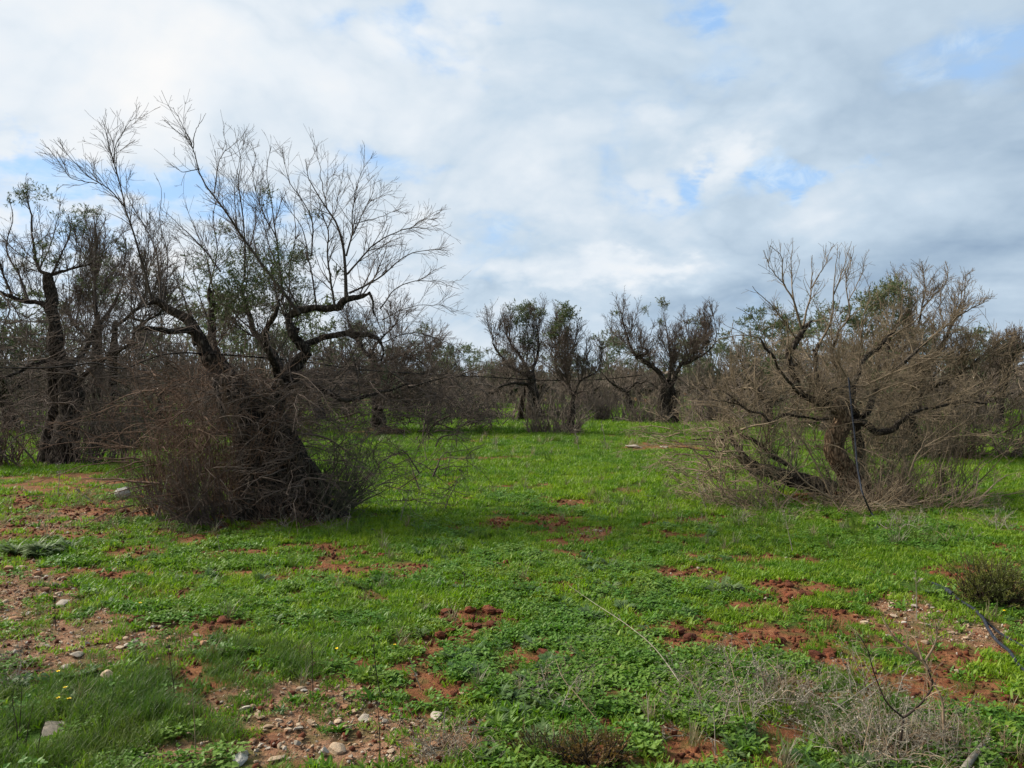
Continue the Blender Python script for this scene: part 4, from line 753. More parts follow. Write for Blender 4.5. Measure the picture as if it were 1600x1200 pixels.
far = [ # px, Y, kind, scale   (left block, behind the big tree)
    (20, 27, 4, 1.25), (85, 34, 1, 1.3), (250, 27, 0, 1.3), (300, 36, 2, 1.35), (345, 25, 1, 1.15), (400, 33, 4, 1.35), (455, 28, 3, 1.2), (500, 36, 0, 1.2), (205, 38, 3, 1.4), (540, 42, 4, 1.2), (130, 44, 0, 1.4), (40, 48, 2, 1.5), (290, 50, 1, 1.5), (440, 50, 2, 1.4),
    (640, 44, 3, 1.05), (675, 50, 1, 1.1), (610, 56, 0, 1.2), (705, 58, 4, .95), (735, 66, 1, 1.0), (760, 52, 3, .95), (690, 74, 2, 1.1), (655, 62, 2, 1.2),
    (900, 46, 1, .95), (940, 52, 3, 1.0), (925, 68, 4, 1.05), (960, 60, 2, 1.05), (985, 44, 0, .95), (1000, 75, 1, 1.2), (880, 72, 2, 1.1), (845, 62, 1, 1.2), (800, 70, 0, 1.1), (775, 78, 4, 1.1),
    (1090, 42, 4, 1.1), (1135, 37, 1, 1.0), (1160, 48, 0, 1.15), (1200, 30, 3, .95), (1250, 36, 4, 1.0), (1290, 27, 1, .9), (1345, 34, 2, 1.0), (1390, 30, 0, 1.0), (1210, 55, 2, 1.3), (1320, 52, 0, 1.2), (1440, 38, 1, 1.0), (1490, 32, 3, .95), (1500, 48, 4, 1.05), (1535, 40, 1, .85), (1590, 50, 3, .8), (1620, 44, 1, .8), (1120, 62, 3, 1.3), (1060, 56, 1, 1.2),
    (-60, 30, 0, 1.2), (-40, 40, 3, 1.3), (1660, 34, 0, 1.), (-190, 26, 2, 1.1), (-130, 46, 4, 1.2), (-260, 38, 1, 1.1), (1760, 28, 2, 1.), (1720, 46, 3, 1.), (1850, 38, 4, 1.)]
words = {0: 'grey bare olive tree', 1: 'reddish-brown bare olive tree', 2: 'tall olive tree with leafy sprays', 3: 'low spreading olive tree', 4: 'leafy grey olive tree'}
rng = np.random.default_rng(77); used = set()
for i, (px, Y, k, s) in enumerate(far):
    x, y, z = org(px, Y)
    s *= float(rng.uniform(.8, 1.12)) * (.86 if px < 560 else 1.); zone = 'the far rows behind the big left tree' if px < 560 else 'the far rows in the gap left of centre' if px < 770 else 'the far rows behind the centre trees' if px < 1100 else 'the far rows behind the broken right tree'
    lab = f'{words[k]} in {zone}'; rz = rng.uniform(0, 6.28)
    if k not in used:
        used.add(k); r = protos[k]; r.location = (x, y, z); r.rotation_euler = (0, 0, rz); r.scale = (s, s, s); r['label'] = lab
    else: r = copy_tree(protos[k], (x, y, z), rz, s, lab)
    r['group'] = f'far rows: {words[k]}, {zone[13:]}'
def woods():
    rng = np.random.default_rng(9)
    lf = MB(); tr = MB()
    for i in range(300):
        Y = rng.uniform(95, 190); px = rng.uniform(-500, 2100); x = (px - CX) / F * Y; h = rng.uniform(2.5, 4.3) * (1.25 if px > 1450 else 1)
        z = gz(x, Y); n = 36
        for j in range(3):
            q = rng.normal(size=(n, 3)) * [1.6, 1.2, h * .17] + [x + rng.normal() * 1.4, Y, z + h * rng.uniform(.35, .7)]
            lf.leaves(q, rng.normal(size=(n, 3)), 1.1, .8, rng, mi=0 if rng.random() < .45 else 1)
        tr.tubes(np.array([[x, Y, z - .2], [x + .1, Y, z + h * .4], [x - .1, Y, z + h * .7]]), np.array([.25, .18, .08]), 5)
    for k, v in enumerate(tr.v):
        pass
    o = lf.build('distant_olive_wood', [M['leaf_dark'], M['twig_far2']], kind='stuff', smooth=False)
    tr.build('distant_trunks', M['bark_far'], o, kind='stuff')
    tag(o, 'dark band of distant trees closing the field at the horizon', 'wood')
woods()

# ================================================================== GROUND PLANTS (stuff), instanced as geometry
def ribbon(mb, rng, B, az, L, Wd, lift, bend, K=3, fold=0., mi=0):
    """leaf blades as bent ribbons; B (N,3) bases, az azimuth, lift start elevation, bend total drop in radians"""
    N = len(B); s = np.linspace(0, 1, K)[None]
    el = lift[:, None] - bend[:, None] * s
    dx = np.cos(el); dz = np.sin(el); st = (L / (K - 1))[:, None]
    r = np.concatenate([np.zeros((N, 1)), np.cumsum(dx[:, :-1] * st, 1)], 1); z = np.concatenate([np.zeros((N, 1)), np.cumsum(dz[:, :-1] * st, 1)], 1)
    c, q = np.cos(az)[:, None], np.sin(az)[:, None]
    C = np.stack([B[:, :1] + r * c, B[:, 1:2] + r * q, B[:, 2:3] + z], -1)
    w = Wd[:, None] * (np.sin(np.pi * np.clip(s * .82 + .16, 0, 1)) ** .8) * .5; w[:, -1] = Wd * .04
    S = np.stack([-q * np.ones_like(s), c * np.ones_like(s), np.zeros((N, K))], -1)
    if fold: 
        U = np.stack([-np.sin(el) * c, -np.sin(el) * q, np.cos(el)], -1)
        V = np.stack([C - S * w[..., None] + U * w[..., None] * fold, C, C + S * w[..., None] + U * w[..., None] * fold], 2); m = 3
    else: V = np.stack([C - S * w[..., None], C + S * w[..., None]], 2); m = 2
    b = (np.arange(N) * K * m)[:, None, None] + (np.arange(K - 1) * m)[None, :, None] + np.arange(m - 1)[None, None]
    mb.add(V.reshape(-1, 3), np.stack([b, b + 1, b + 1 + m, b + m], -1), mi=mi)
def U(rng, a, b, n): return rng.uniform(a, b, n)
def disc(rng, n, R): 
    a = U(rng, 0, 6.283, n); r = R * np.sqrt(U(rng, 0, 1, n)); return np.stack([r * np.cos(a), r * np.sin(a), np.zeros(n) - .004], 1)
def src_lawn(rng):
    mb = MB(); n = 34; ribbon(mb, rng, disc(rng, n, .085), U(rng, 0, 6.28, n), U(rng, .025, .062, n), U(rng, .004, .008, n), U(rng, .7, 1.5, n), U(rng, .2, 1.3, n), 3)
    n = 16; ribbon(mb, rng, disc(rng, n, .08), U(rng, 0, 6.28, n), U(rng, .02, .045, n), U(rng, .009, .016, n), U(rng, .3, 1.2, n), U(rng, .3, 1., n), 3); return mb
def src_broad(rng):
    mb = MB(); n = 11; az = np.arange(n) * 2.4 + rng.normal(size=n) * .3
    ribbon(mb, rng, disc(rng, n, .015), az, U(rng, .035, .075, n), U(rng, .010, .018, n), U(rng, .45, 1.3, n), U(rng, .6, 1.5, n), 5, fold=.35)
    n = 18; ribbon(mb, rng, disc(rng, n, .07), U(rng, 0, 6.28, n), U(rng, .02, .045, n), U(rng, .006, .012, n), U(rng, .5, 1.3, n), U(rng, .3, 1., n), 3); return mb
def src_clover(rng):
    mb = MB(); n = 30; B = disc(rng, n, .085); B[:, 2] = U(rng, .008, .035, n)
    for j in range(3):
        az = U(rng, 0, 6.28, n) * 0 + np.arange(n) * 1.7 + j * 2.09; ribbon(mb, rng, B, az, U(rng, .010, .018, n), U(rng, .010, .017, n), U(rng, -.2, .7, n), U(rng, 0, .3, n), 3)
    mb.tubes(np.stack([B * [.8, .8, 0], B * [.9, .9, .6], B], 1), np.full((n, 3), .0007), 3); return mb
def src_soft(rng):
    mb = MB(); n = 60; ribbon(mb, rng, disc(rng, n, .08), U(rng, 0, 6.28, n), U(rng, .05, .12, n), U(rng, .0018, .0034, n), U(rng, .9, 1.55, n), U(rng, .3, 1.5, n), 4); return mb
def src_thistle(rng):
    mb = MB(); n = 7; az = np.arange(n) * 2.4 + rng.normal(size=n) * .3
    for i in range(n):
        L = rng.uniform(.08, .15); k = 9; s = np.linspace(.1, 1, k); el = rng.uniform(.4, 1.1); z = L * s * np.sin(el) - .06 * s ** 2; r = L * s * np.cos(el)
        for sg in (-1, 1):
            B = np.stack([r * np.cos(az[i]), r * np.sin(az[i]), z], 1); w = .032 * np.sin(np.pi * s ** .8) + .008
            ribbon(mb, rng, B, np.full(k, az[i]) + sg * 1.0, w, w * .45, U(rng, .1, .5, k), U(rng, .2, .7, k), 3)
        ribbon(mb, rng, np.zeros((1, 3)), np.array([az[i]]), np.array([L]), np.array([.007]), np.array([el]), np.array([.8]), 4)
    return mb
def src_turf(rng):
    mb = MB(); n = 230; ribbon(mb, rng, disc(rng, n, .30), U(rng, 0, 6.28, n), U(rng, .04, .10, n), U(rng, .009, .018, n), U(rng, .6, 1.5, n), U(rng, .2, 1.2, n), 3); return mb
def src_tall(rng):
    mb = MB(); n = 26; ribbon(mb, rng, disc(rng, n, .04), U(rng, 0, 6.28, n), U(rng, .09, .24, n), U(rng, .003, .006, n), U(rng, 1.0, 1.55, n), U(rng, .2, 1.2, n), 5); return mb
M['lawn'] = leaf_mat('fresh_lawn_green', (.165, .275, .010), (.100, .205, .010), (.215, .31, .016), .42, (.16, .15, .05))
M['broad'] = leaf_mat('broadleaf_green', (.105, .215, .014), (.078, .172, .016), (.175, .26, .025), .34)
M['clover'] = leaf_mat('clover_green', (.076, .178, .018), (.108, .218, .020), (.155, .25, .04), .34)
M['soft'] = leaf_mat('soft_grass_green', (.055, .115, .012), (.075, .130, .012), (.100, .155, .022), .4, (.15, .14, .05))
M['thistle'] = leaf_mat('grey_green_weed', (.060, .120, .030), (.080, .145, .035), (.13, .18, .065), .25)
M['turf'] = leaf_mat('far_turf_green', (.140, .240, .012), (.085, .185, .012), (.185, .27, .018), .4, (.15, .15, .06))
M['straw'] = leaf_mat('dry_straw', (.20, .16, .09), (.26, .21, .13), (.15, .13, .07), .25)

def scatter(name, label, cat, pts, scl, srcs, mat, seed, tilt=.15, kind='stuff', flat=None):
    rng = np.random.default_rng(seed)
    if not len(pts): return
    sc = bpy.data.collections.new(name + '_kinds')
    for k, f in enumerate(srcs):
        r2 = np.random.default_rng(seed * 10 + k); o = bpy.data.objects.new(f'{name}_kind_{k}', f(r2).mesh(name, mat, True)); sc.objects.link(o)
    me = bpy.data.meshes.new(name); me.vertices.add(len(pts)); me.vertices.foreach_set('co', np.asarray(pts, np.float32).ravel())
    rot = np.stack([rng.normal(size=len(pts)) * tilt, rng.normal(size=len(pts)) * tilt, rng.uniform(0, 6.283, len(pts))], 1)
    a = me.attributes.new('rot', 'FLOAT_VECTOR', 'POINT'); a.data.foreach_set('vector', rot.astype(np.float32).ravel())
    S = np.repeat(np.asarray(scl)[:, None], 3, 1)
    if flat is not None: S[:, 2] *= flat
    a = me.attributes.new('scl', 'FLOAT_VECTOR', 'POINT'); a.data.foreach_set('vector', S.astype(np.float32).ravel())
    a = me.attributes.new('pick', 'INT', 'POINT'); a.data.foreach_set('value', rng.integers(0, len(srcs), len(pts)).astype(np.int32))
    o = bpy.data.objects.new(name, me); COL.objects.link(o); tag(o, label, cat); o['kind'] = kind
    ng = bpy.data.node_groups.new(name, 'GeometryNodeTree'); ng.interface.new_socket('Geometry', in_out='INPUT', socket_type='NodeSocketGeometry'); ng.interface.new_socket('Geometry', in_out='OUTPUT', socket_type='NodeSocketGeometry')
    gi = ng.nodes.new('NodeGroupInput'); go = ng.nodes.new('NodeGroupOutput'); ip = ng.nodes.new('GeometryNodeInstanceOnPoints'); ci = ng.nodes.new('GeometryNodeCollectionInfo')
    ci.inputs['Collection'].default_value = sc; ci.inputs['Separate Children'].default_value = True; ci.inputs['Reset Children'].default_value = True
    ip.inputs['Pick Instance'].default_value = True
    def na(nm, ty):
        n = ng.nodes.new('GeometryNodeInputNamedAttribute'); n.data_type = ty; n.inputs[0].default_value = nm; return n.outputs[0]
    L = ng.links.new
    L(gi.outputs[0], ip.inputs['Points']); L(ci.outputs[0], ip.inputs['Instance']); L(na('pick', 'INT'), ip.inputs['Instance Index']); L(na('rot', 'FLOAT_VECTOR'), ip.inputs['Rotation']); L(na('scl', 'FLOAT_VECTOR'), ip.inputs['Scale'])
    L(ip.outputs[0], go.inputs[0])
    md = o.modifiers.new('plants', 'NODES'); md.node_group = ng
    return o
BIG = [(*gpos(px, py), w / F * gpos(px, py)[1] * .75) for px, py, w in ((369, 1199, 44), (522, 1180, 46), (428, 1196, 30), (77, 1152, 56), (163, 1068, 34), (188, 783, 24), (684, 1127, 34), (97, 1053, 18), (117, 1034, 26), (745, 936, 14), (273, 948, 16), (93, 952, 24), (990, 701, 40))]
def field(rng, y0, y1, dens, margin=.80, pad=1.8):
    hw = y1 * margin + pad; n = int((y1 - y0) * 2 * hw * dens); y = rng.uniform(y0, y1, n); x = rng.uniform(-hw, hw, n)
    k = np.abs(x) < y * margin + pad
    for sx, sy, sr in BIG: k &= ~((np.abs(x - sx) < sr * .75) & (y > sy - sr * 1.3) & (y < sy + sr))
    return x[k], y[k]
def pts3(x, y): return np.stack([x, y, terrain(x, y)], 1)
def plant_all():
    rng = np.random.default_rng(4)
    def veg(x, y): return 1 - soil(x, y)
    def pick(y0, y1, dens, wfun, s0, s1):
        x, y = field(rng, y0, y1, dens); w = wfun(x, y); k = rng.random(len(x)) < w; x, y = x[k], y[k]
        return pts3(x, y), rng.uniform(s0, s1, len(x))
    def join(*a): return np.concatenate([q[0] for q in a]), np.concatenate([q[1] for q in a])
    px = lambda x, y: to_px(x, y)
    def wl(x, y):      # lawn
        X, Yp = px(x, y); v = veg(x, y); n = fbm(x * .9, y * .9, s=61, o=3)
        fore = sstep(Yp, 1010, 1080); left = sstep(500 - X, 0, 250) * sstep(Yp, 1030, 1090)
        sparse = sstep(560 - X, 0, 300) * sstep(Yp, 700, 760) * (1 - sstep(Yp, 1000, 1040)) * .45
        return np.clip(v * (.22 + 1.2 * sstep(n, .38, .56)) * (1 - .65 * fore) * (1 - .5 * left) * (1 - sparse) + .05, 0, 1)
    p, s = join(pick(2.4, 6, 400, wl, .5, 1.2), pick(6, 10, 270, wl, .7, 1.35), pick(10, 17, 95, wl, 1.1, 1.9))
    scatter('lawn_grass', 'bright green short grass covering the field between patches of bare earth', 'grass', p, s, [src_lawn] * 5, M['lawn'], 21)
    def wb(x, y):
        X, Yp = px(x, y); v = veg(x, y); n = fbm(x * 1.1, y * 1.1, s=71, o=3)
        zone = sstep(X, 480, 700) * sstep(Yp, 960, 1040) + .35 * sstep(Yp, 760, 830) + .35 * sstep(X, 560, 760) * sstep(Yp, 690, 740)
        return np.clip(v * zone * (.15 + 1.3 * sstep(n, .44, .58)) + .02, 0, 1) * (1 - .8 * sstep(500 - X, 0, 200) * sstep(Yp, 1040, 1090))
    def wh(x, y): 
        n = fbm(x * .7, y * .7, s=99, o=3); return sstep(n, .5, .64) * veg(x, y)
    p, s = join(pick(2.4, 6, 260, wb, .6, 1.4), pick(6, 12, 70, wb, .8, 1.6), pick(12, 24, 14, lambda x, y: wh(x, y) * .9, 1.4, 2.4))
    scatter('broad_leaved_weeds', 'broad-leaved green weeds growing thickest in the right foreground', 'weeds', p, s, [src_broad] * 6, M['broad'], 22)
    def wc(x, y):
        X, Yp = px(x, y); v = veg(x, y); n = fbm(x * 1.3, y * 1.3, s=81, o=3)
        return np.clip((v * .85 + .05) * sstep(n, .48, .60), 0, 1) * (1 - .8 * sstep(480 - X, 0, 200) * sstep(Yp, 1040, 1090))
    p, s = join(pick(2.4, 6, 200, wc, .7, 1.4), pick(6, 12, 80, wc, .9, 1.6))
    scatter('clover', 'small round-leaved clover between the grass', 'clover', p, s, [src_clover] * 4, M['clover'], 23)
    def wsf(x, y):
        X, Yp = px(x, y)
        z = np.exp(-(((X - 230) / 165) ** 2 + ((Yp - 1115) / 50) ** 2) * 1.3) + np.exp(-(((X - 370) / 130) ** 2 + ((Yp - 1045) / 26) ** 2)) + .6 * np.exp(-(((X - 60) / 120) ** 2 + ((Yp - 1170) / 50) ** 2)) + .25 * np.exp(-(((X - 1340) / 200) ** 2 + ((Yp - 1130) / 60) ** 2))
        return np.clip(z * 1.2 * (.08 + veg(x, y) * .92), 0, 1) + .004
    p, s = pick(2.3, 6.5, 420, wsf, .6, 1.15)
    scatter('soft_grass', 'fine soft dark green grass in the bottom left corner', 'grass', p, s, [src_soft] * 5, M['soft'], 24)
    def wt(x, y):
        X, Yp = px(x, y); n = fbm(x * 1.0, y * 1.0, s=91, o=3)
        z = sstep(X, 420, 700) * sstep(Yp, 1010, 1100) + .25 * (sstep(Yp, 820, 900)) + .15
        return np.clip(veg(x, y) * z * sstep(n, .5, .62), 0, 1)
    p, s = join(pick(2.4, 6, 80, wt, .5, 1.05), pick(6, 13, 26, wt, .6, 1.2))
    scatter('thistle_rosettes', 'grey-green toothed thistle leaves among the weeds', 'weeds', p, s, [src_thistle] * 5, M['thistle'], 25)
    def wf(x, y):
        n = fbm(x * .9, y * .9, s=95, o=4); return np.clip((1 - .9 * soil(x, y)) * (.25 + .9 * sstep(n, .38, .58)), 0, 1)
    p, s = join(pick(14, 26, 16, wf, .9, 1.3), pick(26, 60, 5.5, wf, 1.5, 2.4))
    scatter('far_grass', 'green grass stretching away under the trees', 'grass', p, s, [src_turf] * 5, M['turf'], 26, tilt=.06)
    p, s = join(pick(3.2, 8, 3.0, wh, .6, 1.), pick(8, 16, 9., wh, .7, 1.3), pick(16, 34, 4., wh, 1.1, 2.2))
    scatter('tall_grass', 'taller dark green grass tufts standing out of the lawn', 'grass', p, s, [src_tall] * 4, M['soft'], 27)
    def ws(x, y):
        X, Yp = px(x, y); n = fbm(x * .8, y * .8, s=103, o=3)
        z = .12 + .8 * sstep(X, 1050, 1250) * sstep(Yp, 1040, 1120) + .6 * np.exp(-(((X - 1300) / 330) ** 2 + ((Yp - 790) / 40) ** 2)) + .5 * np.exp(-(((X - 420) / 260) ** 2 + ((Yp - 800) / 30) ** 2)) + .5 * np.exp(-(((X - 950) / 160) ** 2 + ((Yp - 688) / 14) ** 2))
        return z * sstep(n, .42, .6)
    p, s = join(pick(2.5, 8, 9., ws, .5, .9), pick(8, 17, 14., ws, .6, 1.1), pick(17, 34, 4.5, ws, 1.0, 1.9))
    scatter('dry_grass', 'sparse straw-coloured dead grass standing among the green', 'dry grass', p, s, [src_tall] * 4, M['straw'], 28)
plant_all()

# ================================================================== STONES, CLODS, GRAVEL
import bmesh
def rock_mesh(name, seed, mat, sub=3, sx=1., sy=.8, sz=.55, cuts=18, rough=.10):
    bm = bmesh.new(); bmesh.ops.create_icosphere(bm, subdivisions=sub, radius=1.)
    V = np.array([v.co[:] for v in bm.verts]); rng = np.random.default_rng(seed)
    for c in range(cuts):
        n = norm(rng.normal(size=3)); d = rng.uniform(.38, .78); h = V @ n; V = V - np.clip(h - d, 0, None)[:, None] * n * .92
    f = fbm(V[:, 0] * 1.8 + 9, V[:, 1] * 1.8 + 9, V[:, 2] * 1.8 + seed, s=seed, o=4) - .5
    V = V * (1 + rough * 2.2 * f)[:, None] * np.array([sx, sy, sz])
    V /= np.abs(V[:, 0]).max() * 2
    for v, c in zip(bm.verts, V): v.co = c
    me = bpy.data.meshes.new(name); bm.to_mesh(me); bm.free(); me.materials.append(mat)
    me.polygons.foreach_set('use_smooth', np.full(len(me.polygons), False)); return me
M['limestone'] = stone_mat('pale_limestone', (.27, .23, .18), (.46, .41, .34), (.20, .15, .10))
M['tan_stone'] = stone_mat('tan_stone', (.30, .215, .14), (.46, .36, .25), (.30, .155, .08))
M['orange_stone'] = stone_mat('iron_stained_stone', (.24, .11, .055), (.32, .18, .10), (.13, .06, .035))
M['lichen_stone'] = stone_mat('lichen_rock', (.36, .35, .31), (.52, .50, .46), (.07, .065, .055))
M['clod'] = stone_mat('red_earth_clod', (.10, .032, .016), (.20, .062, .028), (.06, .021, .012), 1.)
rng = np.random.default_rng(8)
RM = {k: [rock_mesh(f'stone_{k}', 40 + i * 7 + j, M[k], sy=.6 + .1 * i, sz=.42 + .08 * i) for i in range(4)] for j, k in enumerate(('limestone', 'tan_stone', 'orange_stone'))}
def stone(px, py, wpx, mat, label, group=None, mesh=None, sink=.30, rz=None, squash=1., name='stone', cat='stone'):
    x, y = gpos(px, py); w = wpx / F * y; me = mesh or RM[mat][rng.integers(0, 4)]
    o = bpy.data.objects.new(name, me); COL.objects.link(o)
    o.scale = (w, w, w * squash); o.rotation_euler = (rng.normal() * .15, rng.normal() * .15, rng.uniform(0, 6.28) if rz is None else rz)
    h = max(v.co.z for v in me.vertices) * w * squash
    o.location = (x, y + w * .3, gz(x, y) + h * (1 - 2 * sink)); return tag(o, label, cat, group)
named = [(369, 1199, 38, 'lichen_stone', 'whitish rock with black lichen at the bottom edge of the photo', .9), (522, 1180, 40, 'tan_stone', 'largest angular tan stone in the bottom gravel patch', .9), (504, 1186, 20, 'limestone', 'small grey stone leaning on the largest tan stone', 1.), (428, 1196, 32, 'tan_stone', 'flat tan stone between the whitish rock and the angular one', .5),
    (684, 1127, 30, 'limestone', 'grey-brown stone under the dry weed stems beside the bare red earth', .8), (163, 1068, 30, 'tan_stone', 'tan stone with an orange left side in the soft green grass', .9), (77, 1152, 48, 'limestone', 'long flat pale stone sunk in the grass at bottom left', .45),
    (117, 1034, 26, 'limestone', 'flat grey stone on the left gravel patch', .4), (97, 1053, 18, 'limestone', 'rounded grey stone below the flat grey one', .5), (133, 1062, 20, 'tan_stone', 'pinkish stone just left of the orange-sided one', .7), (193, 1033, 26, 'orange_stone', 'flat orange stone at the right end of the left gravel patch', .4),
    (93, 950, 24, 'limestone', 'pale flat stone in front of the green herbs on the left', .5), (273, 946, 15, 'tan_stone', 'rounded tan stone among clover left of centre', .7), (745, 934, 11, 'limestone', 'small round whitish stone alone in the centre grass', .9), (764, 961, 17, 'tan_stone', 'orange-tan stone on the dark red clods at centre', .8),
    (717, 1092, 17, 'tan_stone', 'pale tan stone on the smooth red earth', .6), (381, 1118, 20, 'limestone', 'grey stone at the left end of the bottom gravel patch', .7), (401, 1127, 22, 'tan_stone', 'long tan stone beside the grey one in the gravel', .5), (444, 1140, 16, 'orange_stone', 'rounded orange stone in the bottom gravel', .8),
    (484, 1137, 24, 'tan_stone', 'wide tan stone in the middle of the bottom gravel', .6), (464, 1146, 18, 'limestone', 'dark grey wedge of stone in the bottom gravel', .5), (539, 1144, 22, 'tan_stone', 'slanting flat tan stone in the bottom gravel', .4), (553, 1120, 18, 'tan_stone', 'yellowish stone at the upper right of the bottom gravel', .6),
    (566, 1131, 24, 'limestone', 'flat grey stone at the right of the bottom gravel', .35), (514, 1095, 15, 'orange_stone', 'orange stone at the top of the bottom gravel', .8), (609, 1106, 12, 'tan_stone', 'narrow upright tan chip beside a dead stem', 1.2), (619, 1199, 28, 'tan_stone', 'tan stone cut by the bottom edge right of the gravel', .6),
    (1495, 948, 10, 'limestone', 'round white stone beside the black hose', .9), (1445, 965, 13, 'tan_stone', 'upright pale stone left of the black hose', 1.), (1492, 987, 18, 'tan_stone', 'flat pale stone left of the hose in the stony patch', .45), (1415, 970, 14, 'limestone', 'pale chip in the stony patch on the right', .5), (1397, 960, 14, 'tan_stone', 'pinkish pale chip left of the other chips in the right stony patch', .5),
    (1562, 1047, 12, 'tan_stone', 'round pale stone under the bend of the hose', .8), (1497, 1046, 16, 'tan_stone', 'flat tan stone on red earth below the hose', .5), (1574, 986, 10, 'limestone', 'small pale stone right of the hose', .8), (1198, 936, 9, 'limestone', 'small white upright stone on the red clods right of centre', 1.2), (1096, 919, 12, 'tan_stone', 'pale stone below the bare red spot right of centre', .6),
    (1229, 868, 8, 'limestone', 'small pale stone beside a red clod in front of the broken tree', .8), (383, 908, 11, 'tan_stone', 'pale pebble in the grass in front of the big left tree', .9), (428, 941, 9, 'limestone', 'right one of two pale pebbles in bright grass', .9), (405, 943, 9, 'tan_stone', 'left one of two pale pebbles in bright grass', .9), (57, 906, 13, 'tan_stone', 'pinkish stone on the bare earth at the left edge', .6),
    (103, 833, 9, 'limestone', 'small white stone in the earth below the pale roundish stone', .6), (150, 1012, 18, 'orange_stone', 'orange stone in the middle of the left gravel', .7), (283, 980, 14, 'tan_stone', 'tan stone on the dark red strip left of centre', .5)]
LM = rock_mesh('stone_lichen', 91, M['lichen_stone'], sub=4, sy=.8, sz=.75)
for px, py, w, m, lab, sq in named: stone(px, py, w, m, lab, mesh=LM if m == 'lichen_stone' else None, squash=sq)
o = stone(188, 781, 24, 'lichen_stone', 'roundish pale stone standing up from the grass left of the big tree', mesh=rock_mesh('stone_round', 93, M['lichen_stone'], sub=4, sz=.95, cuts=4, rough=.2), sink=.08)
for px, py, w, lab in ((990, 699, 34, 'pale flat slab lying in the grass between the centre and right trees'), (1040, 698, 22, 'smaller pale slab right of the first one'), (1100, 682, 26, 'pale slab behind the fallen branch of the broken tree')): stone(px, py, w, 'limestone', lab, squash=.3)
SZ = [('left gravel patch', 'pebble lying in the left gravel patch', GRAV[0:3], 115), ('bottom gravel patch', 'pebble lying in the bottom gravel patch', GRAV[3:5], 125), ('stony patch on the right', 'pale pebble in the stony patch near the hose', GRAV[5:7], 38)]
for zn, lab, G_, n in SZ:
    for i in range(n):
        cx, cy, rx, ry, w_ = G_[rng.integers(0, len(G_))]; a = rng.uniform(0, 6.28); q = math.sqrt(rng.uniform(0, 1)) * 1.05
        px, py = cx + rx * q * math.cos(a), min(1196, cy + ry * q * math.sin(a)); py = max(py, 890)
        if px < 0 or px > 1600: px = abs(px) % 1600
        y = gpos(px, py)[1]; w = rng.gamma(2.8, 2.2) + 4.5
        stone(px, py, min(w, 19), rng.choice(['limestone', 'tan_stone', 'tan_stone', 'orange_stone']), lab, 'pebbles of the ' + zn, squash=rng.uniform(.45, .95), sink=rng.uniform(.2, .4))
CM = [rock_mesh('soil_clod', 140 + i, M['clod'], sub=3, sy=.85, sz=.6, cuts=3, rough=.42) for i in range(4)]
for (cx, cy, rx, ry, n, zn) in [(748, 975, 62, 16, 18, 'centre foreground'), (700, 1000, 40, 8, 4, 'centre foreground'), (860, 1032, 60, 7, 13, 'row below the centre'), (1060, 1003, 70, 16, 16, 'right of the centre'), (1235, 925, 50, 12, 9, 'right middle ground'), (1300, 1026, 28, 9, 7, 'strip behind the dry weeds'), (320, 985, 60, 12, 9, 'dark strip on the left'), (1190, 1005, 70, 8, 6, 'right of the centre'), (175, 800, 30, 3, 2, 'beside the pale round stone')]:
    for i in range(n):
        a = rng.uniform(0, 6.28); q = math.sqrt(rng.uniform(0, 1)); px, py = cx + rx * q * math.cos(a), cy + ry * q * math.sin(a)
        stone(px, py, rng.uniform(9, 24), 'x', f'lump of dark red earth thrown up in the {zn}', f'earth clods, {zn}', mesh=CM[rng.integers(0, 4)], squash=rng.uniform(.6, 1.), sink=.28, name='earth_clod', cat='earth clod')
def pebbles():
    r = np.random.default_rng(12)
    def src(mat_seed, rough=.12, sub=1):
        def f(rr):
            mb = MB(); me = rock_mesh('p', int(rr.integers(0, 999)), M['limestone'], sub=sub, cuts=4, rough=rough); V = np.array([v.co[:] for v in me.vertices]); T = np.array([p.vertices[:] for p in me.polygons]); mb.add(V, t=T); bpy.data.meshes.remove(me); return mb
        return f
    for nm, mat, dens, fn, s0, s1, lab in [('gravel', 'tan_stone', 700, gravel, .006, .028, 'small tan gravel scattered over the bare patches'), ('pale_gravel', 'limestone', 220, gravel, .006, .030, 'small pale chips scattered over the bare patches'), ('orange_gravel', 'orange_stone', 450, gravel, .006, .022, 'rusty grit scattered over the bare patches'),
                                   ('earth_crumbs', 'clod', 520, lambda x, y: soil(x, y) * (1 - .7 * gravel(x, y)), .008, .045, 'crumbs of red earth on the bare patches')]:
        P = []; S = []
        for y0, y1, k in ((2.4, 6.5, 1.), (6.5, 12, .45)):
            x, y = field(r, y0, y1, dens * k); w = np.clip(fn(x, y), 0, 1) + (.02 if nm != 'earth_crumbs' else .03); q = r.random(len(x)) < w; x, y = x[q], y[q]
            P.append(pts3(x, y)); S.append((s0 + (s1 - s0) * r.random(len(x)) ** 3.) * (1 if y0 < 5 else 1.5))
        scatter(nm, lab, 'gravel', np.concatenate(P), np.concatenate(S), [src(0, .12 if nm != 'earth_crumbs' else .4)] * 5, M[mat], 60 + len(nm), tilt=.5)
pebbles()

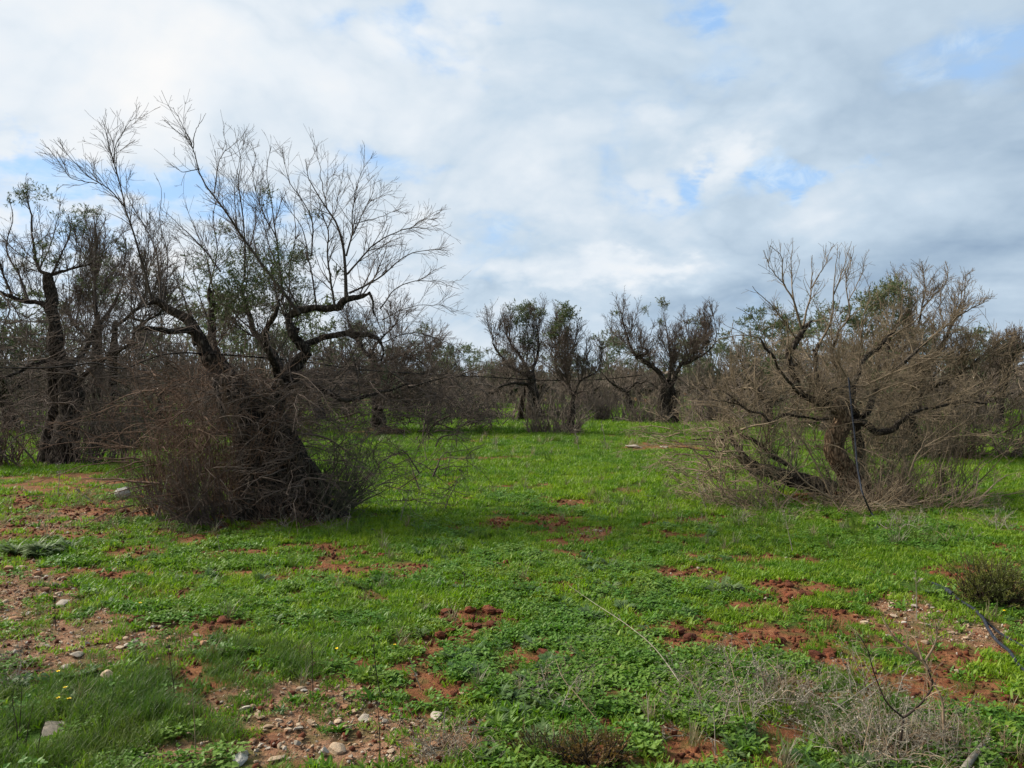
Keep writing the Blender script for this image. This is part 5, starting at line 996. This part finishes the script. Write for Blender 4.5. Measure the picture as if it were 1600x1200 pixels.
# ================================================================== HOSES
def simple_mat(name, col, rough, spec=.4):
    m, t = new_mat(name); g = t.node('ShaderNodeNewGeometry').outputs['Position']
    c = t.mix(t.smooth(t.noise(g, 30, 4, .6), .4, .7), col, tuple(v * 1.7 + .01 for v in col)); finish(t, principled(t, c, rough, None, spec)); return m
M['hose'] = simple_mat('dusty_black_plastic', (.016, .019, .026), .75, .12)
M['wire'] = simple_mat('black_cable', (.006, .0055, .005), .85, .05)
M['dark_stem'] = twig_mat('dark_dead_stem', (.025, .018, .014), (.06, .045, .035))
M['grey_stem'] = twig_mat('grey_dead_stem', (.16, .14, .105), (.31, .28, .225))
M['brown_stem'] = twig_mat('brown_dead_stem', (.14, .095, .06), (.28, .21, .14))
hp = [PX(1326, 590, 10.9), PX(1331, 640, 10.75), PX(1336, 690, 10.5), PX(1340, 735, 10.2), PX(1349, 775, 9.7)]
gp = [G(1362, 805), G(1375, 828), G(1400, 858), G(1428, 885), G(1452, 905), G(1478, 926), G(1504, 944), G(1530, 965), G(1548, 988), G(1566, 1012), G(1598, 1046), G(1650, 1090), G(1720, 1150)]
for k, q in enumerate(gp): q[2] += .05 if k == 0 else .0 if k < 5 else .028
c = curve(np.array(hp + gp), 120); hw = np.r_[np.linspace(.15, 1, 60), np.ones(60)]; c[:, 0] += .05 * hw * (fbm(np.arange(120) / 7., np.zeros(120), s=71, o=3) - .5) * 2; c[40:, 2] += .022 * (fbm(np.arange(80) / 4., np.zeros(80), s=72, o=2) - .5) * 2; mb = MB(); mb.tubes(c, np.full(120, .0105), 10)
h = thing('irrigation_hose', 'black irrigation hose hanging down the broken tree and running through the grass to the right', 'hose', tuple(G(1375, 828)))
mb.build('pipe', M['hose'], h, G(1375, 828))
mb = MB(); i = 84; mb.tubes(c[i:i + 3], np.full(3, .018), 10); mb.build('coupling', M['hose'], h, G(1375, 828))
g2 = [G(1540, 972), G(1562, 990), G(1585, 1003), G(1625, 1022), G(1690, 1050)]
for q in g2: q[2] += .02
c = curve(np.array(g2), 40); mb = MB(); mb.tubes(c, np.full(40, .007), 8); o = mb.build('drip_pipe', M['hose'], None, G(1562, 990)); tag(o, 'thinner black pipe lying just right of the thick hose', 'pipe')
w = [PX(287, 551, 9.6), PX(330, 553, 9.7), PX(400, 558, 9.9), PX(480, 566, 12), PX(560, 577, 15), PX(640, 583, 18), PX(760, 589, 22.5), PX(850, 594, 26), PX(940, 593, 30), PX(1003, 586, 32.6)]
c = curve(np.array(w), 90); mb = MB(); mb.tubes(c, np.linspace(.010, .016, 90), 6); o = mb.build('strung_cable', M['wire'], None, PX(287, 551, 9.6)); tag(o, 'long black cable strung from the big left tree to the dark tree right of centre', 'cable')
w = [PX(-30, 574, 10.6), PX(60, 575, 10.5), PX(110, 572, 10.4), PX(147, 567, 10.3), PX(175, 574, 10.2), PX(197, 575, 10.1), PX(225, 564, 9.9), PX(255, 554, 9.8), PX(287, 551, 9.7)]
c = curve(np.array(w), 60); mb = MB(); mb.tubes(c, np.full(60, .010), 6); o = mb.build('strung_cable', M['wire'], None, PX(60, 575, 10.5)); tag(o, 'sagging black cable leading from the left edge to the big left tree', 'cable')

# ================================================================== DEAD STEMS AND WEEDS
def stem(px, pyb, tx, ty, r, mat, label, group, seed, heads=0, side=5., name='dead_weed', cat='dead weed'):
    rg = np.random.default_rng(seed); b = G(px, pyb); Y = b[1]; t = PX(tx, ty, Y)
    p = curve(np.array([b - [0, 0, .02], (b + t) / 2 + rg.normal(size=3) * .02 * (t[2] - b[2]), t]), 9); rr = np.linspace(r, r * .4, 9)
    mb = MB(); mb.tubes(p, rr, 5)
    H = t[2] - b[2]; Q, QR = grow(rg, p[None], rr[None], side / max(H, .2), .3, 1., 20, 50, H * .08, H * .25, 4, .1, .05, .6, r * .6, r * .3)
    mb.tubes(Q, QR, 3)
    ends = Q[:, -1] if len(Q) else p[-1:]
    ends = np.concatenate([ends, p[-1:]]); B = np.repeat(ends, 5, 0); mb.leaves(B, rg.normal(size=B.shape) + [0, 0, .6], r * 5, r * 2.2, rg)
    o = mb.build(name, M[mat], None, b); return tag(o, label, cat, group)
SG = 'thin dead stems standing in the grass'
for k, (a, b_, c_, d, r, m, lab) in enumerate([(657, 735, 656, 690, .006, 'dark_stem', 'straight dark dead stem in the grass right of the big left tree'), (695, 755, 697, 718, .006, 'dark_stem', 'short dark dead stem in the middle grass'), (730, 748, 730, 720, .005, 'dark_stem', 'faint dark dead stem right of the short one'),
    (607, 778, 614, 724, .005, 'dark_stem', 'leaning dark dead stem beside the big left tree'), (624, 815, 642, 762, .006, 'grey_stem', 'pale leaning dead weed right of the big left tree'), (648, 800, 655, 765, .005, 'grey_stem', 'pale thin weed behind the leaning one'), (88, 990, 86, 940, .004, 'dark_stem', 'upright brown stem on the left gravel'),
    (275, 1102, 262, 1010, .0032, 'dark_stem', 'tall thin dark stem in the soft grass at left'), (725, 932, 725, 896, .004, 'dark_stem', 'thin dark stem in the bright centre grass'), (597, 1100, 583, 997, .0032, 'dark_stem', 'tall bent dark stem above the bottom gravel'), (489, 1092, 487, 1008, .003, 'dark_stem', 'thin dark stem at the top of the bottom gravel'),
    (537, 1104, 537, 1060, .003, 'dark_stem', 'short dark stem in the bottom gravel'), (594, 1198, 590, 1100, .0032, 'dark_stem', 'thin dark stem at the bottom right of the gravel'), (306, 1180, 300, 1080, .003, 'brown_stem', 'pale brown straw in the soft grass at left'), (660, 1085, 640, 1030, .003, 'grey_stem', 'thin leaning straw beside the bare red earth'),
    (540, 830, 548, 790, .005, 'grey_stem', 'pale weed stalk at the foot of the big left tree'), (1108, 800, 1090, 742, .006, 'grey_stem', 'pale stalk in front of the fallen branch'), (1240, 860, 1225, 800, .005, 'grey_stem', 'pale straw in front of the broken tree'), (1432, 965, 1431, 895, .004, 'grey_stem', 'upright pale straw left of the hose'),
    (240, 820, 262, 745, .006, 'grey_stem', 'pale leaning stalk left of the big left tree'), (90, 775, 92, 725, .007, 'grey_stem', 'thin pale stalk in front of the left edge tree'), (155, 790, 120, 765, .006, 'grey_stem', 'pale fallen stalk left of the round stone'), (947, 700, 940, 660, .010, 'grey_stem', 'straw stalk right of the slim centre tree'),
    (905, 705, 898, 672, .010, 'grey_stem', 'straw stalk below the slim centre tree'), (345, 868, 340, 838, .004, 'grey_stem', 'small pale straw in the grass in front of the big left tree')]):
    stem(a, b_, c_, d, r, m, lab, None, 300 + k)
# long grey stalk leaning over the centre grass
def stalk(pts, r, mat, name, label, cat, seed, dens=6., L=(.05, .18), group=None, sub=True, heads=True, bend=.12, upb=.0, r2=None):
    rg = np.random.default_rng(seed); p = [PX(a, b, Y) for a, b, Y in pts]; c = curve(np.array(p), 24); rr = np.linspace(r, (r2 or r * .4), 24)
    mb = MB(); mb.tubes(c, rr, 6)
    Q, QR = grow(rg, c[None], rr[None], dens, .1, 1., 25, 65, *L, 5, bend, upb, .6, r * .5, r * .25, .3); mb.tubes(Q, QR, 3)
    if sub and len(Q):
        Q2, QR2 = grow(rg, Q, QR, 12., .1, 1., 25, 60, L[0] * .5, L[1] * .5, 4, bend, upb, .6, r * .35, r * .2, .3); mb.tubes(Q2, QR2, 3)
        if heads and len(Q2):
            B = np.repeat(Q2[:, -1], 3, 0); mb.leaves(B, rg.normal(size=B.shape), .011, .007, rg)
    o = mb.build(name, M[mat], None, np.array(p[0])); return tag(o, label, cat, group)
stalk([(1075, 1085, 4.2), (1025, 1015, 4.6), (978, 975, 5.0), (931, 944, 5.4), (889, 915, 5.8)], .0032, 'grey_stem', 'dead_weed', 'long grey dead stalk leaning across the grass right of centre', 'dead weed', 401, 9, (.03, .10))
# dark twiggy dead shrub, bottom right
def cz(u, v): return 1300 + u / 4.617, 940 + v / 4.617
def shrub_br():
    Y = 3.55; base = G(1402, 1199); root = thing('dead_shrub', 'dark forked dead shrub with pale curled upper twigs at the bottom right', 'dead shrub', tuple(base)); rg = np.random.default_rng(55)
    S = [([(480, 1290), (470, 1130), (500, 960), (515, 838)], .008, .006, 'dark_stem', 0), ([(515, 838), (400, 735), (335, 600), (290, 470), (255, 345), (190, 240)], .0045, .0015, 'dark_stem', -.05), ([(515, 838), (600, 775), (690, 675), (725, 590), (690, 490)], .0055, .005, 'dark_stem', .05),
         ([(690, 490), (650, 420), (560, 340), (460, 270), (395, 180), (360, 110)], .0075, .002, 'brown_stem', .08), ([(650, 420), (620, 330), (600, 270), (560, 240)], .005, .0015, 'brown_stem', .1), ([(670, 430), (730, 330), (755, 250), (740, 130)], .006, .002, 'brown_stem', .05), ([(640, 425), (560, 350), (440, 240)], .005, .0012, 'brown_stem', 0),
         ([(805, 880), (795, 720), (740, 600), (700, 520), (670, 440)], .007, .004, 'brown_stem', .1), ([(800, 1250), (802, 1050), (805, 880)], .005, .005, 'brown_stem', .1)]
    Ps = []; Rs = []
    for pts, r0, r1, m, dy in S:
        c = curve(np.array([PX(*cz(u, v), Y + dy * (k / (len(pts) - 1))) for k, (u, v) in enumerate(pts)]), 16); c[:, 2] = np.maximum(c[:, 2], base[2] - .03); rr = np.linspace(r0, r1, 16); mb = MB(); mb.tubes(c, rr, 6); mb.build('branch', M[m], root, base); Ps.append(c); Rs.append(rr)
    P = np.stack(Ps[1:]); R = np.stack(Rs[1:]); mb = MB(); Q, QR = grow(rg, P, R, 60., .15, 1., 25, 65, .05, .24, 6, .22, .02, .5, .0026, .0011); Q2, QR2 = grow(rg, Q, QR, 22., .2, 1., 25, 60, .02, .08, 4, .2, .02, .6, .0014, .0007)
    mb.tubes(Q, QR, 3); mb.tubes(Q2, QR2, 3); mb.build('twigs', M['brown_stem'], root, base, 'stuff')
shrub_br()
stalk([(1498, 1215, 3.35), (1515, 1190, 3.45), (1536, 1165, 3.6)], .0165, 'grey_stem', 'cut_branch', 'thick grey cut branch end sticking up at the bottom right', 'branch', 402, 0, sub=False, r2=.013)
stalk([(1350, 1172, 3.6), (1408, 1160, 3.65), (1455, 1174, 3.6), (1500, 1205, 3.4)], .006, 'brown_stem', 'fallen_twig', 'arching brown twig lying over the weeds in the bottom right corner', 'twig', 403, 12, (.05, .2))
stalk([(1217, 1092, 4.15), (1222, 1132, 4.0), (1235, 1155, 3.85), (1247, 1182, 3.72)], .009, 'dark_stem', 'charred_stick', 'blackened forked stick beside the bare red hollow', 'stick', 404, 5, (.08, .25), r2=.010, sub=False)
stalk([(1247, 1170, 3.8), (1262, 1144, 3.85), (1290, 1135, 3.9), (1330, 1130, 3.9)], .007, 'dark_stem', 'charred_stick', 'blackened twig reaching right from the forked stick', 'stick', 405, 6, (.06, .2))
for k, (pts, r) in enumerate([([(1346, 1215, 3.4), (1348, 1180, 3.4), (1360, 1120, 3.45), (1364, 1100, 3.5)], .003), ([(1481, 1176, 3.6), (1488, 1145, 3.55), (1494, 1118, 3.5), (1498, 1124, 3.48), (1495, 1160, 3.4)], .003), ([(1513, 1190, 3.5), (1516, 1155, 3.5), (1512, 1120, 3.5)], .0026), ([(1536, 1170, 3.55), (1532, 1140, 3.5), (1527, 1122, 3.5), (1522, 1128, 3.5)], .003),
                              ([(1300, 1090, 4.), (1340, 1130, 3.9), (1378, 1145, 3.8)], .004), ([(1375, 1060, 4.2), (1330, 1090, 4.), (1290, 1120, 3.9)], .003), ([(1138, 1160, 3.9), (1105, 1190, 3.6), (1095, 1215, 3.5)], .0035), ([(1045, 1072, 4.5), (1080, 1090, 4.3), (1105, 1130, 4.1), (1100, 1185, 3.8)], .003),
                              ([(1115, 1148, 3.9), (1160, 1120, 4.), (1205, 1085, 4.1)], .003), ([(1180, 1198, 3.55), (1165, 1130, 3.7), (1150, 1070, 3.8), (1140, 1030, 3.9)], .0032), ([(1118, 1200, 3.5), (1117, 1150, 3.55), (1115, 1110, 3.6)], .0035), ([(1012, 1175, 3.7), (1013, 1120, 3.75), (1010, 1080, 3.8)], .0035),
                              ([(745, 1200, 3.5), (735, 1170, 3.55), (715, 1150, 3.6), (705, 1130, 3.7)], .005), ([(690, 1190, 3.5), (730, 1180, 3.5), (770, 1192, 3.5), (790, 1205, 3.4)], .005), ([(800, 1200, 3.5), (780, 1170, 3.55), (765, 1150, 3.6), (755, 1160, 3.6)], .004), ([(945, 1140, 3.8), (905, 1090, 4.0), (880, 1060, 4.1), (868, 1030, 4.2)], .0032)]):
    labs = ['thin upright straw left of the dark dead shrub', 'hooked grey stalk right of the dark dead shrub', 'thin straight straw beside the hooked stalk', 'curl-topped grey stalk above the cut branch', 'flat brown stem lying left of the dark dead shrub', 'crossing brown stem behind the dark dead shrub', 'short slanting grey stem at the bottom, right of centre', 'bent grey stem arching down right of centre',
            'long pale stem crossing over the bare red hollow', 'upright grey stem left of the blackened stick', 'straight brown stem at the bottom edge, right of the rusty shrub', 'grey stem with seed heads just right of the rusty shrub', 'grey curly twig at the bottom centre-left', 'curved grey twig lying at the bottom edge left of centre', 'crooked grey twig left of the rusty shrub', 'grey stem leaning left behind the rusty shrub']
    stalk(pts, r, 'grey_stem' if k % 3 else 'brown_stem', 'dead_weed', labs[k], 'dead weed', 420 + k, 12, (.03, .13), bend=.2)
def weed_proto(seed, H, mat):
    rg = np.random.default_rng(seed); P, R = thicket(rg, 0, 0, .05, .05, 10, H * .6, H, (0, 0, 0), .6, K=9, wob=.24, up=-.03, r0=.0022, r1=.0010, z0=0.); mb = MB(); mb.tubes(P, R, 4)
    Q, QR = grow(rg, P, R, 26., .15, 1., 25, 75, .04, .16, 5, .24, 0, .6, .0013, .0006); mb.tubes(Q, QR, 3); Q2, QR2 = grow(rg, Q, QR, 22., .2, 1., 20, 60, .015, .05, 3, .18, 0, .6, .001, .0007); mb.tubes(Q2, QR2, 3)
    B = np.repeat(np.concatenate([P[:, -1], Q[::2, -1]]), 4, 0); mb.leaves(B + rg.normal(size=B.shape) * .004, rg.normal(size=B.shape), .008, .006, rg)
    return mb.mesh('dry_weed', M[mat])
WP = [weed_proto(500 + k, h, m) for k, (h, m) in enumerate([(.3, 'grey_stem'), (.25, 'grey_stem'), (.35, 'brown_stem'), (.22, 'brown_stem'), (.3, 'grey_stem')])]
zones = [(1400, 1165, 120, 38, 48, 'crowding the bottom right corner'), (1150, 1110, 110, 60, 34, 'between the rusty shrub and the red hollow'), (1300, 1090, 90, 40, 18, 'behind the dark dead shrub'), (730, 1180, 60, 20, 6, 'at the bottom edge left of the rusty shrub'), (900, 1075, 80, 40, 9, 'in the weeds behind the rusty shrub'), (1200, 812, 160, 18, 12, 'at the foot of the broken tree'), (1480, 830, 100, 22, 10, 'right of the broken tree'), (450, 822, 110, 8, 8, 'at the foot of the big left tree'), (20, 1060, 22, 22, 5, 'at the left edge by the gravel')]
for cx, cy, rx, ry, n, zn in zones:
    for i in range(n):
        a = rng.uniform(0, 6.28); q = math.sqrt(rng.uniform(0, 1)); px, py = cx + rx * q * math.cos(a), cy + ry * q * math.sin(a)
        b = G(px, py); o = bpy.data.objects.new('dry_weed', WP[rng.integers(0, 5)]); COL.objects.link(o); s = rng.uniform(.6, 1.15) * (1.3 if cy < 900 else 1.05); o.location = b; o.scale = (s, s, s); o.rotation_euler = (rng.normal() * .15, rng.normal() * .15, rng.uniform(0, 6.28))
        tag(o, f'wiry dry weed with tiny seed heads {zn}', 'weed', f'dry weeds {zn}')
# round olive-brown bush, right
def bush(px, py, w, h, label, mats, seed, n=260, cat='shrub', name='low_shrub', leafy=0):
    rg = np.random.default_rng(seed); b = G(px, py); root = thing(name, label, cat, tuple(b))
    P, R = thicket(rg, b[0], b[1], w * .25, w * .25, n, h * .6, h * 1.1, (0, 0, 0), .55, K=6, wob=.10, up=.04, r0=.004, r1=.0015, z0=b[2]); mb = MB(); mb.tubes(P, R, 4); mb.build('branch', M['dark_stem'], root, b, 'stuff')
    mb = MB(); Q, QR = grow(rg, P, R, 16., .3, 1., 15, 45, .05, .14, 5, .1, .08, .6, .002, .0009); mb.tubes(Q, QR, 3)
    i = np.repeat(np.arange(len(Q)), 15); f = rg.uniform(0, 1, len(i))[:, None]; B = Q[i, 1] * (1 - f) + Q[i, -1] * f; mb2 = MB(); mb2.leaves(B, norm(Q[i, -1] - Q[i, 0]) + rg.normal(size=B.shape) * .5, .022 if not leafy else .012, .005 if not leafy else .006, rg)
    mb.build('twigs', M[mats[0]], root, b, 'stuff'); mb2.build('foliage', M[mats[1]], root, b, 'stuff')
M['rusty_leaf'] = leaf_mat('rusty_green_leaf', (.10, .085, .022), (.055, .085, .020), (.20, .09, .025), .3, zone=6.)
M['olive_brown_leaf'] = leaf_mat('olive_brown_leaf', (.105, .125, .022), (.075, .100, .018), (.16, .155, .035), .25, zone=3.)
bush(1540, 938, .52, .40, 'round olive-brown bush growing right of the black hose', ('twig_olive', 'olive_brown_leaf'), 601)
bush(925, 1195, .42, .17, 'low rusty-leaved shrub at the bottom edge right of centre', ('brown_stem', 'rusty_leaf'), 602, n=150, leafy=1)
bush(865, 1198, .30, .15, 'smaller rusty-green shrub left of the rusty-leaved one', ('brown_stem', 'rusty_leaf'), 603, n=90, leafy=1)
# dark dead stems bottom left
for k, (pts, lab) in enumerate([([(25, 1188, 3.6), (27, 1142, 3.6), (20, 1100, 3.6), (22, 1075, 3.6)], 'leftmost of the tall dark dead stems at bottom left'), ([(38, 1192, 3.55), (43, 1142, 3.55), (52, 1100, 3.55)], 'second of the tall dark dead stems at bottom left'), ([(58, 1196, 3.5), (62, 1155, 3.5), (73, 1117, 3.5)], 'dark dead stem crossing the long flat pale stone'), ([(30, 1150, 3.7), (33, 1100, 3.7), (34, 1072, 3.7)], 'short dark dead stem just behind the others at bottom left')]):
    stalk(pts, .0032, 'dark_stem', 'dead_weed', lab, 'dead weed', 640 + k, 10, (.02, .06), bend=.1)
# fallen log under the drooping tree
mb = MB(); a = org(575, 25.5); gnarl(mb, [(a[0], 25.5, a[2] + .1, .12), (a[0] + .5, 25.5, a[2] + .12, .14), (a[0] + 1.2, 25.6, a[2] + .1, .1)], 71, sides=12, step=.08); o = mb.build('fallen_log', M['bark_lit'], None, np.array(a)); tag(o, 'pale reddish log lying under the low drooping tree', 'log')
# yellow flowers
M['petal'] = simple_mat('yellow_petal', (.80, .60, .015), .6); M['stalk_green'] = simple_mat('green_stalk', (.05, .12, .02), .6)
for px, py, lab in [(91, 1064, 'topmost yellow flower in the grass at bottom left'), (102, 1088, 'largest yellow flower in the grass at bottom left'), (91, 1104, 'lower left yellow flower near the flat pale stone'), (108, 1105, 'half-closed yellow flower near the flat pale stone'), (219, 954, 'lone yellow flower among the clover on the left'), (617, 1019, 'yellow flower in the bright grass at centre'), (526, 1028, 'small yellow flower left of the centre'), (1569, 954, 'yellow flower near the stony patch on the right')]:
    b = G(px, py + 14); root = thing('yellow_flower', lab, 'flower', tuple(b)); rg = np.random.default_rng(px); top = np.array([b[0], b[1], b[2] + 14 / F * b[1] + .02])
    mb = MB(); mb.tubes(curve(np.array([b, (b + top) / 2 + [.004, 0, 0], top]), 6), np.full(6, .0013), 5); mb.build('stalk', M['stalk_green'], root, b)
    mb = MB(); n = 14; ribbon(mb, rg, np.repeat(top[None], n, 0), np.arange(n) * 6.283 / n, U(rg, .010, .014, n), np.full(n, .006), U(rg, .2, .6, n), U(rg, .1, .4, n), 3)
    n = 9; ribbon(mb, rg, np.repeat(top[None] + [[0, 0, .001]], n, 0), np.arange(n) * .7, np.full(n, .007), np.full(n, .004), U(rg, .6, 1., n), np.full(n, .2), 3); mb.build('petals', M['petal'], root, b)
# leafy herb clumps that stand out
def herb(px, py, w, label, mat, seed, src=src_broad, n=9, s=1.3, cat='plant', name='herb_clump'):
    rg = np.random.default_rng(seed); b = G(px, py); W_ = w / F * b[1]; mb = MB()
    for i in range(n):
        q = src(rg); off = np.array([rg.normal() * W_ * .28, rg.normal() * W_ * .2, 0]); a = rg.uniform(0, 6.28); Rm = np.array([[math.cos(a), -math.sin(a), 0], [math.sin(a), math.cos(a), 0], [0, 0, 1]])
        V = np.concatenate(q.v) @ Rm.T * s * rg.uniform(.8, 1.2) + b + off; mb.add(V, np.concatenate(q.q))
    o = mb.build(name, M[mat], None, b); return tag(o, label, cat)
herb(60, 865, 80, 'dark green feathery herb clump near the left edge', 'thistle', 701, src_thistle, 12, 1.7); herb(125, 868, 70, 'dark green herb clump right of the feathery one', 'broad', 702, src_broad, 12, 1.4); herb(160, 960, 110, 'wide leafy herb clump above the left gravel patch', 'clover', 703, src_broad, 16, 1.1)
herb(190, 1000, 36, 'bright green tuft alone on the left gravel', 'lawn', 704, src_soft, 4, .8, 'grass tuft', 'grass_tuft'); herb(60, 985, 44, 'small green tuft on the left gravel near the upright brown stem', 'lawn', 705, src_soft, 4, .6, 'grass tuft', 'grass_tuft'); herb(440, 1118, 14, 'single pale green seedling in the bottom gravel', 'thistle', 706, src_broad, 1, .7, 'seedling', 'seedling')
herb(1280, 1015, 60, 'bright yellow-green grass tuft behind the dry weeds', 'lawn', 707, src_tall, 7, .5, 'grass tuft', 'grass_tuft'); herb(1125, 925, 70, 'dark blue-green herb clump below the bare red spot', 'thistle', 708, src_thistle, 10, 1.2); herb(1380, 835, 110, 'lush green nettle-like clump where the hose meets the grass', 'broad', 709, src_broad, 16, 1.7); herb(1585, 1150, 110, 'lush bright green leafy plants in the bottom right corner', 'broad', 710, src_broad, 24, 1.5)
herb(790, 1150, 120, 'large-leaved green weeds at the bottom centre', 'broad', 711, src_broad, 22, 1.2); herb(265, 980, 60, 'clover clump beside the dark red strip on the left', 'clover', 712, src_clover, 10, 1.2, 'clover', 'clover_clump')
